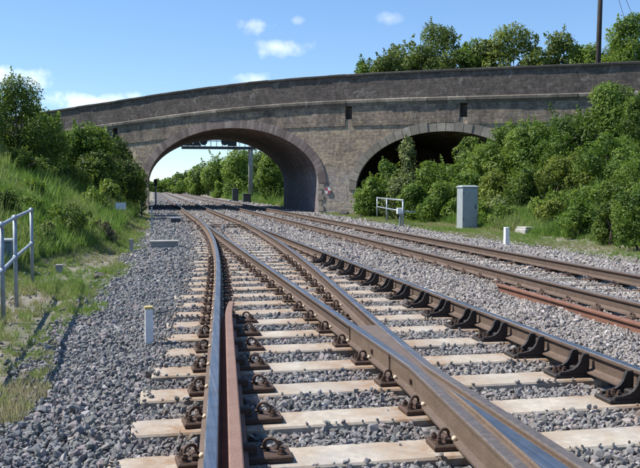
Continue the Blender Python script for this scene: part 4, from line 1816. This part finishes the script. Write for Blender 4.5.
for (px, top, Y, hw, lab) in ((218, 180, 118, 8, 'small scrub on the grass slope below the gantry trees'), (196, 183, 150, 8, 'low scrub by the far track under the trees'), (178, 185, 190, 9, 'distant low scrub by the vanishing tracks')):
    plant('bush', 'bush', 1, px, top, Y, hw, lab, 'bush')

# ------------------------------------------------------------------ lineside things
# galvanised railing at left
ra = [(13.5, -4.33), (11.4, -4.24), (10.0, -4.16), (8.6, -4.10), (7.2, -4.05)]
rail_o = empty('railing', TW(ra[0][1], ra[0][0], 0), TH, 'galvanised tubular handrail at the left edge beside the gravel', 'railing')
loc_ = lambda t, s, z: (t - ra[0][1], s - ra[0][0], z)
zg = lambda t, s: ground_z(t, s)
tops = [1.10, 1.06, 1.03, 1.0, .98]
for (s, t), zt in zip(ra, tops):
    m_ = MB()
    m_.tube([loc_(t, s, zg(t, s) - .1), loc_(t, s, zt)], .025, 10)
    m_.ball(loc_(t, s, zt), .040)
    m_.ball(loc_(t, s, zt - .50), .040)
    m_.build('post', M['galv'], rail_o, smooth=True)
for dz in (0, -.50):
    m_ = MB()
    m_.tube([loc_(t, s, zt + dz) for (s, t), zt in zip(ra, tops)], .023, 10)
    m_.build('rail', M['galv'], rail_o, smooth=True)
# bluegrey box behind the railing
p = ground_at(3, 262)
t_, s_ = WT(p.x, p.y)
bx = empty('equipment_box', (p.x - .1, p.y, p.z), TH, 'low bluegrey box behind the railing posts', 'box')
m_ = MB()
m_.bevbox(-.22, .22, -.15, .15, 0, .34, .01)
m_.build('body', M['blue_box'], bx)
m_ = MB()
m_.bevbox(-.25, .25, -.18, .18, .342, .385, .012)
m_.build('lid', M['cabinet'], bx)


def post(name, px, py, h, w, label, mat, cap=None, cap_h=.03, taper=.85, cat='post'):
    p = ground_at(px, py)
    o = empty(name, p, TH + random.uniform(-.1, .1), label, cat)
    m = MB()
    a, b = w / 2, w / 2 * taper
    m.add([(-a, -a, -.1), (a, -a, -.1), (a, a, -.1), (-a, a, -.1), (-b, -b, h), (b, -b, h), (b, b, h), (-b, b, h)],
          [(3, 2, 1, 0), (4, 5, 6, 7), (0, 1, 5, 4), (1, 2, 6, 5), (2, 3, 7, 6), (3, 0, 4, 7)])
    m.build('shaft', mat, o)
    if cap:
        m = MB()
        m.bevbox(-b - .004, b + .004, -b - .004, b + .004, h + .001, h + cap_h, .006)
        m.build('cap', cap, o)
    return o


post('marker_post', 145.5, 341, .30, .075, 'short white marker post with yellow top standing in the ballast', M['white'], M['yellow'], .028, .95)
post('marker_post', 130, 253.5, .31, .095, 'short pale concrete post at the edge of the left grass', M['concrete'], M['concrete'], .02)
post('marker_post', 505, 243.5, .40, .115, 'white post standing at the right edge of the ballast', M['white'], M['white'], .02, .95)
post('marker_post', 57.5, 273, .13, .13, 'stubby concrete block post in the grass near the railing', M['concrete'], M['concrete'], .02, .9)
post('thin_post', 151, 231, .78, .05, 'thin grey post by the track left of the switch', M['galv'], M['galv'], .02, .95)
post('thin_post', 141, 219, .75, .06, 'thin dark post at the shady end of the left bank', M['dark'], M['dark'], .02, .95)
post('thin_post', 359.5, 217, .42, .05, 'thin pale post below the bush by the pier', M['concrete'], M['concrete'], .02, .95)

# white plate on the left bank
p = ground_at(120, 224)
sg = empty('plate_sign', p, TH, 'white rectangular plate on a short post on the left bank', 'sign')
m_ = MB()
m_.box(-.03, .03, -.03, .03, -.1, .66)
m_.build('post', M['dark'], sg)
m_ = MB()
m_.box(-.18, .18, -.135, -.12, .50, .74, mat=Matrix.Rotation(R(-8), 4, 'X'))
m_.build('plate', M['white'], sg)

# concrete trough and cable box at left
p = ground_at(163, 246.5)
tr = empty('cable_trough', p, TH, 'low concrete trough with pale lid lying on the left ballast', 'trough')
m_ = MB()
m_.bevbox(-.33, .33, -.13, .13, -.08, .10, .01)
m_.build('body', M['concrete'], tr)
m_ = MB()
m_.bevbox(-.35, .35, -.15, .15, .102, .15, .012)
m_.build('lid', M['concrete'], tr)
p = ground_at(175, 222.5)
cb_ = empty('point_box', p, TH, 'small dark box with pale lid beside the switch', 'box')
m_ = MB()
m_.bevbox(-.20, .20, -.16, .16, -.06, .16, .02)
m_.build('body', M['dark'], cb_)
m_ = MB()
m_.bevbox(-.22, .22, -.18, .18, .162, .215, .02)
m_.build('lid', M['galv'], cb_)
m_ = MB()
m_.tube([(.2, 0, .06), (.5, -.05, .05), (.95, -.05, .06)], .02, 6)
m_.build('rod', M['rust_dark'], cb_)

# rocks
def rock(px, py, sz, label, seed):
    r = np.random.default_rng(seed)
    q = r.normal(size=(22, 3))
    q /= np.linalg.norm(q, axis=1)[:, None]
    q *= np.array(sz) * r.uniform(.8, 1.1, (22, 1))
    me = hull_mesh('rock', q.tolist(), M['rock'])
    o = bpy.data.objects.new('rock', me)
    p = ground_at(px, py)
    link(o, None, (p.x, p.y, p.z + sz[2] * .45))
    return tag(o, label, 'rock')


rock(98, 279, (.13, .10, .085), 'dark rock at the edge of the ballast by the left grass', 3)
rock(343, 215, (.34, .25, .22), 'dark lump at the foot of the pier', 4)
rock(361, 218, (.30, .2, .10), 'flat dark stone below the bush by the pier', 5)

# concrete slab on the right verge
p = ground_at(530, 232)
sb_ = empty('concrete_slab', p, TH + .1, 'low grey concrete slab lying on the right verge', 'slab')
m_ = MB()
m_.bevbox(-.40, .40, -.3, .3, -.05, .10, .02)
m_.build('base', M['concrete'], sb_)
m_ = MB()
m_.bevbox(-.36, .36, -.27, .27, .102, .17, .015)
m_.build('lid', M['concrete'], sb_)

# grey cabinet on the right verge
p = ground_at(466, 229.5)
cab = empty('equipment_cabinet', p, TH + R(2), 'tall grey metal equipment cabinet on the right verge', 'cabinet')
cw, cdp, chh = .29, .26, 1.52
m_ = MB()
m_.bevbox(-cw, cw, -cdp, cdp, .06, chh, .004)
m_.build('body', M['cabinet'], cab)
m_ = MB()
m_.bevbox(-cw - .05, cw + .05, -cdp - .05, cdp + .05, -.1, .058, .01)
m_.build('plinth', M['concrete'], cab)
m_ = MB()
x, y = cw + .03, cdp + .03
m_.add([(-x, -y, chh + .002), (x, -y, chh + .002), (x, y, chh + .002), (-x, y, chh + .002), (-x, -y, chh + .03), (x, -y, chh + .03), (x, y, chh + .03), (-x, y, chh + .03),
        (-x * .8, -y * .5, chh + .075), (x * .8, -y * .5, chh + .075), (x * .8, y * .5, chh + .075), (-x * .8, y * .5, chh + .075)],
       [(3, 2, 1, 0), (0, 1, 5, 4), (1, 2, 6, 5), (2, 3, 7, 6), (3, 0, 4, 7), (4, 5, 9, 8), (5, 6, 10, 9), (6, 7, 11, 10), (7, 4, 8, 11), (8, 9, 10, 11)])
m_.build('roof', M['cabinet'], cab)
m_ = MB()
m_.bevbox(-cw + .04, cw - .04, -cdp - .014, -cdp - .001, .12, chh - .07, .003)
dr = m_.build('door', M['cabinet'], cab)
m_ = MB()
m_.box(cw - .11, cw - .08, -cdp - .04, -cdp - .0145, .75, .90)
m_.build('handle', M['dark'], dr)
for zz in (.35, 1.25):
    m_ = MB()
    m_.tube([(-cw + .035, -cdp - .012, zz), (-cw + .035, -cdp - .012, zz + .1)], .012, 8)
    m_.build('hinge', M['dark'], dr)

# small handrail by the side arch
hp = [at(402, 225, 31.2), at(386, 220, 35.6), at(376.5, 217.5, 39.0)]
for q in hp:
    q.z = ground_z(*WT(q.x, q.y)) if WT(q.x, q.y)[0] > 6.9 else -.02
hr = empty('handrail', hp[0], 0, 'small galvanised handrail in front of the bushes by the pier', 'railing')
lc = lambda q, z: (q.x - hp[0].x, q.y - hp[0].y, z)
for q in hp:
    m_ = MB()
    m_.tube([lc(q, -.15), lc(q, .97)], .035, 8)
    m_.ball(lc(q, .97), .045)
    m_.build('post', M['galv'], hr, smooth=True)
for zz in (.97, .55):
    m_ = MB()
    m_.tube([lc(q, zz) for q in hp], .03, 8)
    m_.build('rail', M['galv'], hr, smooth=True)
e1 = Vector(lc(hp[0], .55))
m_ = MB()
m_.tube([e1, e1 + Vector((.48, .1, -.02))], .03, 8)
m_.build('rail', M['galv'], hr, smooth=True)
jb = empty('junction_box', (hp[0].x - .10, hp[0].y + .10, 0), TH, 'small white box on a post at the near end of the small handrail', 'box')
m_ = MB()
m_.bevbox(-.12, .12, -.08, .08, .44, .66, .01)
m_.build('body', M['white'], jb)
m_ = MB()
m_.box(-.03, .03, -.03, .03, -.1, .439)
m_.build('post', M['galv'], jb)

# pole on the bridge approach with its stays
p = at(597, 62, 52)
g = ground_z(*WT(p.x, p.y))
pole = empty('utility_pole', (p.x, p.y, g), 0, 'tall dark wooden pole rising behind the bridge at the upper right', 'pole')
m_ = MB()
m_.tube([(0, 0, -.3), (.05, 0, 6), (.16, 0, 17.5 - g)], [.19, .16, .13], 12)
m_.build('shaft', M['wood'], pole, smooth=True)
for (x0, x1, zb) in ((.2, 2.6, 9.5), (.2, 3.4, 9.8)):
    m_ = MB()
    m_.tube([(.16, 0, 16.6 - g), (x1, .4, zb - g)], .014, 5)
    m_.tube([(x1, .4, zb - g), (x1 + (x1 - .16) * 1.2, .9, max(0, zb - 6.9 * 1.2 - g))], .014, 5)
    m_.build('stay_wire', M['dark'], pole)
m_ = MB()
m_.box(-.9, 1.1, -.06, .06, 16.7 - g, 16.82 - g)
m_.build('crossarm', M['wood'], pole)

# signal gantry beyond the bridge
p = at(250.5, 201, 87)
gan = empty('signal_gantry', (p.x, p.y, 0), TH, 'cantilever signal gantry over the tracks seen through the main arch', 'signal gantry')
m_ = MB()
m_.tube([(0, 0, -.2), (0, 0, 8.2)], .25, 14)
m_.build('column', M['concrete'], gan, smooth=True)
m_ = MB()
m_.bevbox(-.55, .55, -.55, .55, -.1, .25, .05)
m_.build('footing', M['concrete'], gan)
GLN = 7.2
m_ = MB()
m_.box(-GLN, .5, -.45, .45, 5.45, 5.72)
m_.build('walkway', M['dark'], gan)
m_ = MB()
for yy in (-.42, .42):
    for zz in (6.3, 7.0):
        m_.box(-GLN, .4, yy - .035, yy + .035, zz - .035, zz + .035)
    for k in range(13):
        x = -GLN + .03 + k * .6
        m_.box(x - .025, x + .025, yy - .025, yy + .025, 5.72, 7.0)
m_.build('guard_rails', M['white'], gan)
for k, (px, kind) in enumerate(((190, 'r'), (198, 'c'), (204.5, 'd'), (225, 'd'), (232, 'r'))):
    x = (px - 250.5) / F * 87 / .985
    m_ = MB()
    if kind == 'd':
        m_.tube([(x, -.50, 6.22), (x, -.62, 6.22)], .40, 18)
        m_.box(x - .1, x + .1, -.50, -.40, 5.95, 6.5)
    elif kind == 'r':
        m_.bevbox(x - .45, x + .45, -.75, -.46, 5.75, 6.65, .05)
    else:
        m_.prism([(x - .5, 5.75), (x + .5, 5.75), (x + .15, 6.3), (x - .15, 6.3)], 'y', -.7, -.46)
    m_.build('signal_head', M['black'], gan)
p = ground_at(246.5, 203)
eq = empty('relay_box', p, TH, 'dark relay box at the foot of the gantry column', 'box')
m_ = MB()
m_.bevbox(-.35, .35, -.3, .3, 0, .8, .04)
m_.build('body', M['dark'], eq)
m_ = MB()
m_.bevbox(-.4, .4, -.35, .35, .802, .88, .03)
m_.build('lid', M['dark'], eq)
p = at(235, 202, 84)
gt_ = empty('trackside_cabinet', (p.x, p.y, -.05), TH, 'narrow green cabinet left of the gantry column through the arch', 'cabinet')
m_ = MB()
m_.bevbox(-.28, .28, -.25, .25, 0, 1.3, .03)
m_.build('body', M['dark'], gt_)
m_ = MB()
m_.bevbox(-.32, .32, -.29, .29, 1.302, 1.38, .03)
m_.build('lid', M['dark'], gt_)

# short signal beside the left jamb
p = at(155.5, 206, 64)
sgn = empty('ground_signal', (p.x, p.y, -.05), TH, 'short signal post beside the track at the left jamb of the main arch', 'signal')
m_ = MB()
m_.tube([(0, 0, -.1), (0, 0, 1.9)], .06, 8)
m_.build('post', M['galv'], sgn)
m_ = MB()
m_.bevbox(-.12, .12, -.14, .1, 1.6, 2.15, .02)
hd = m_.build('signal_head', M['black'], sgn)
for zz in (1.75, 2.02):
    m_ = MB()
    m_.tube([(0, -.14, zz), (0, -.2, zz)], .085, 12)
    m_.build('lens_hood', M['dark'], hd)
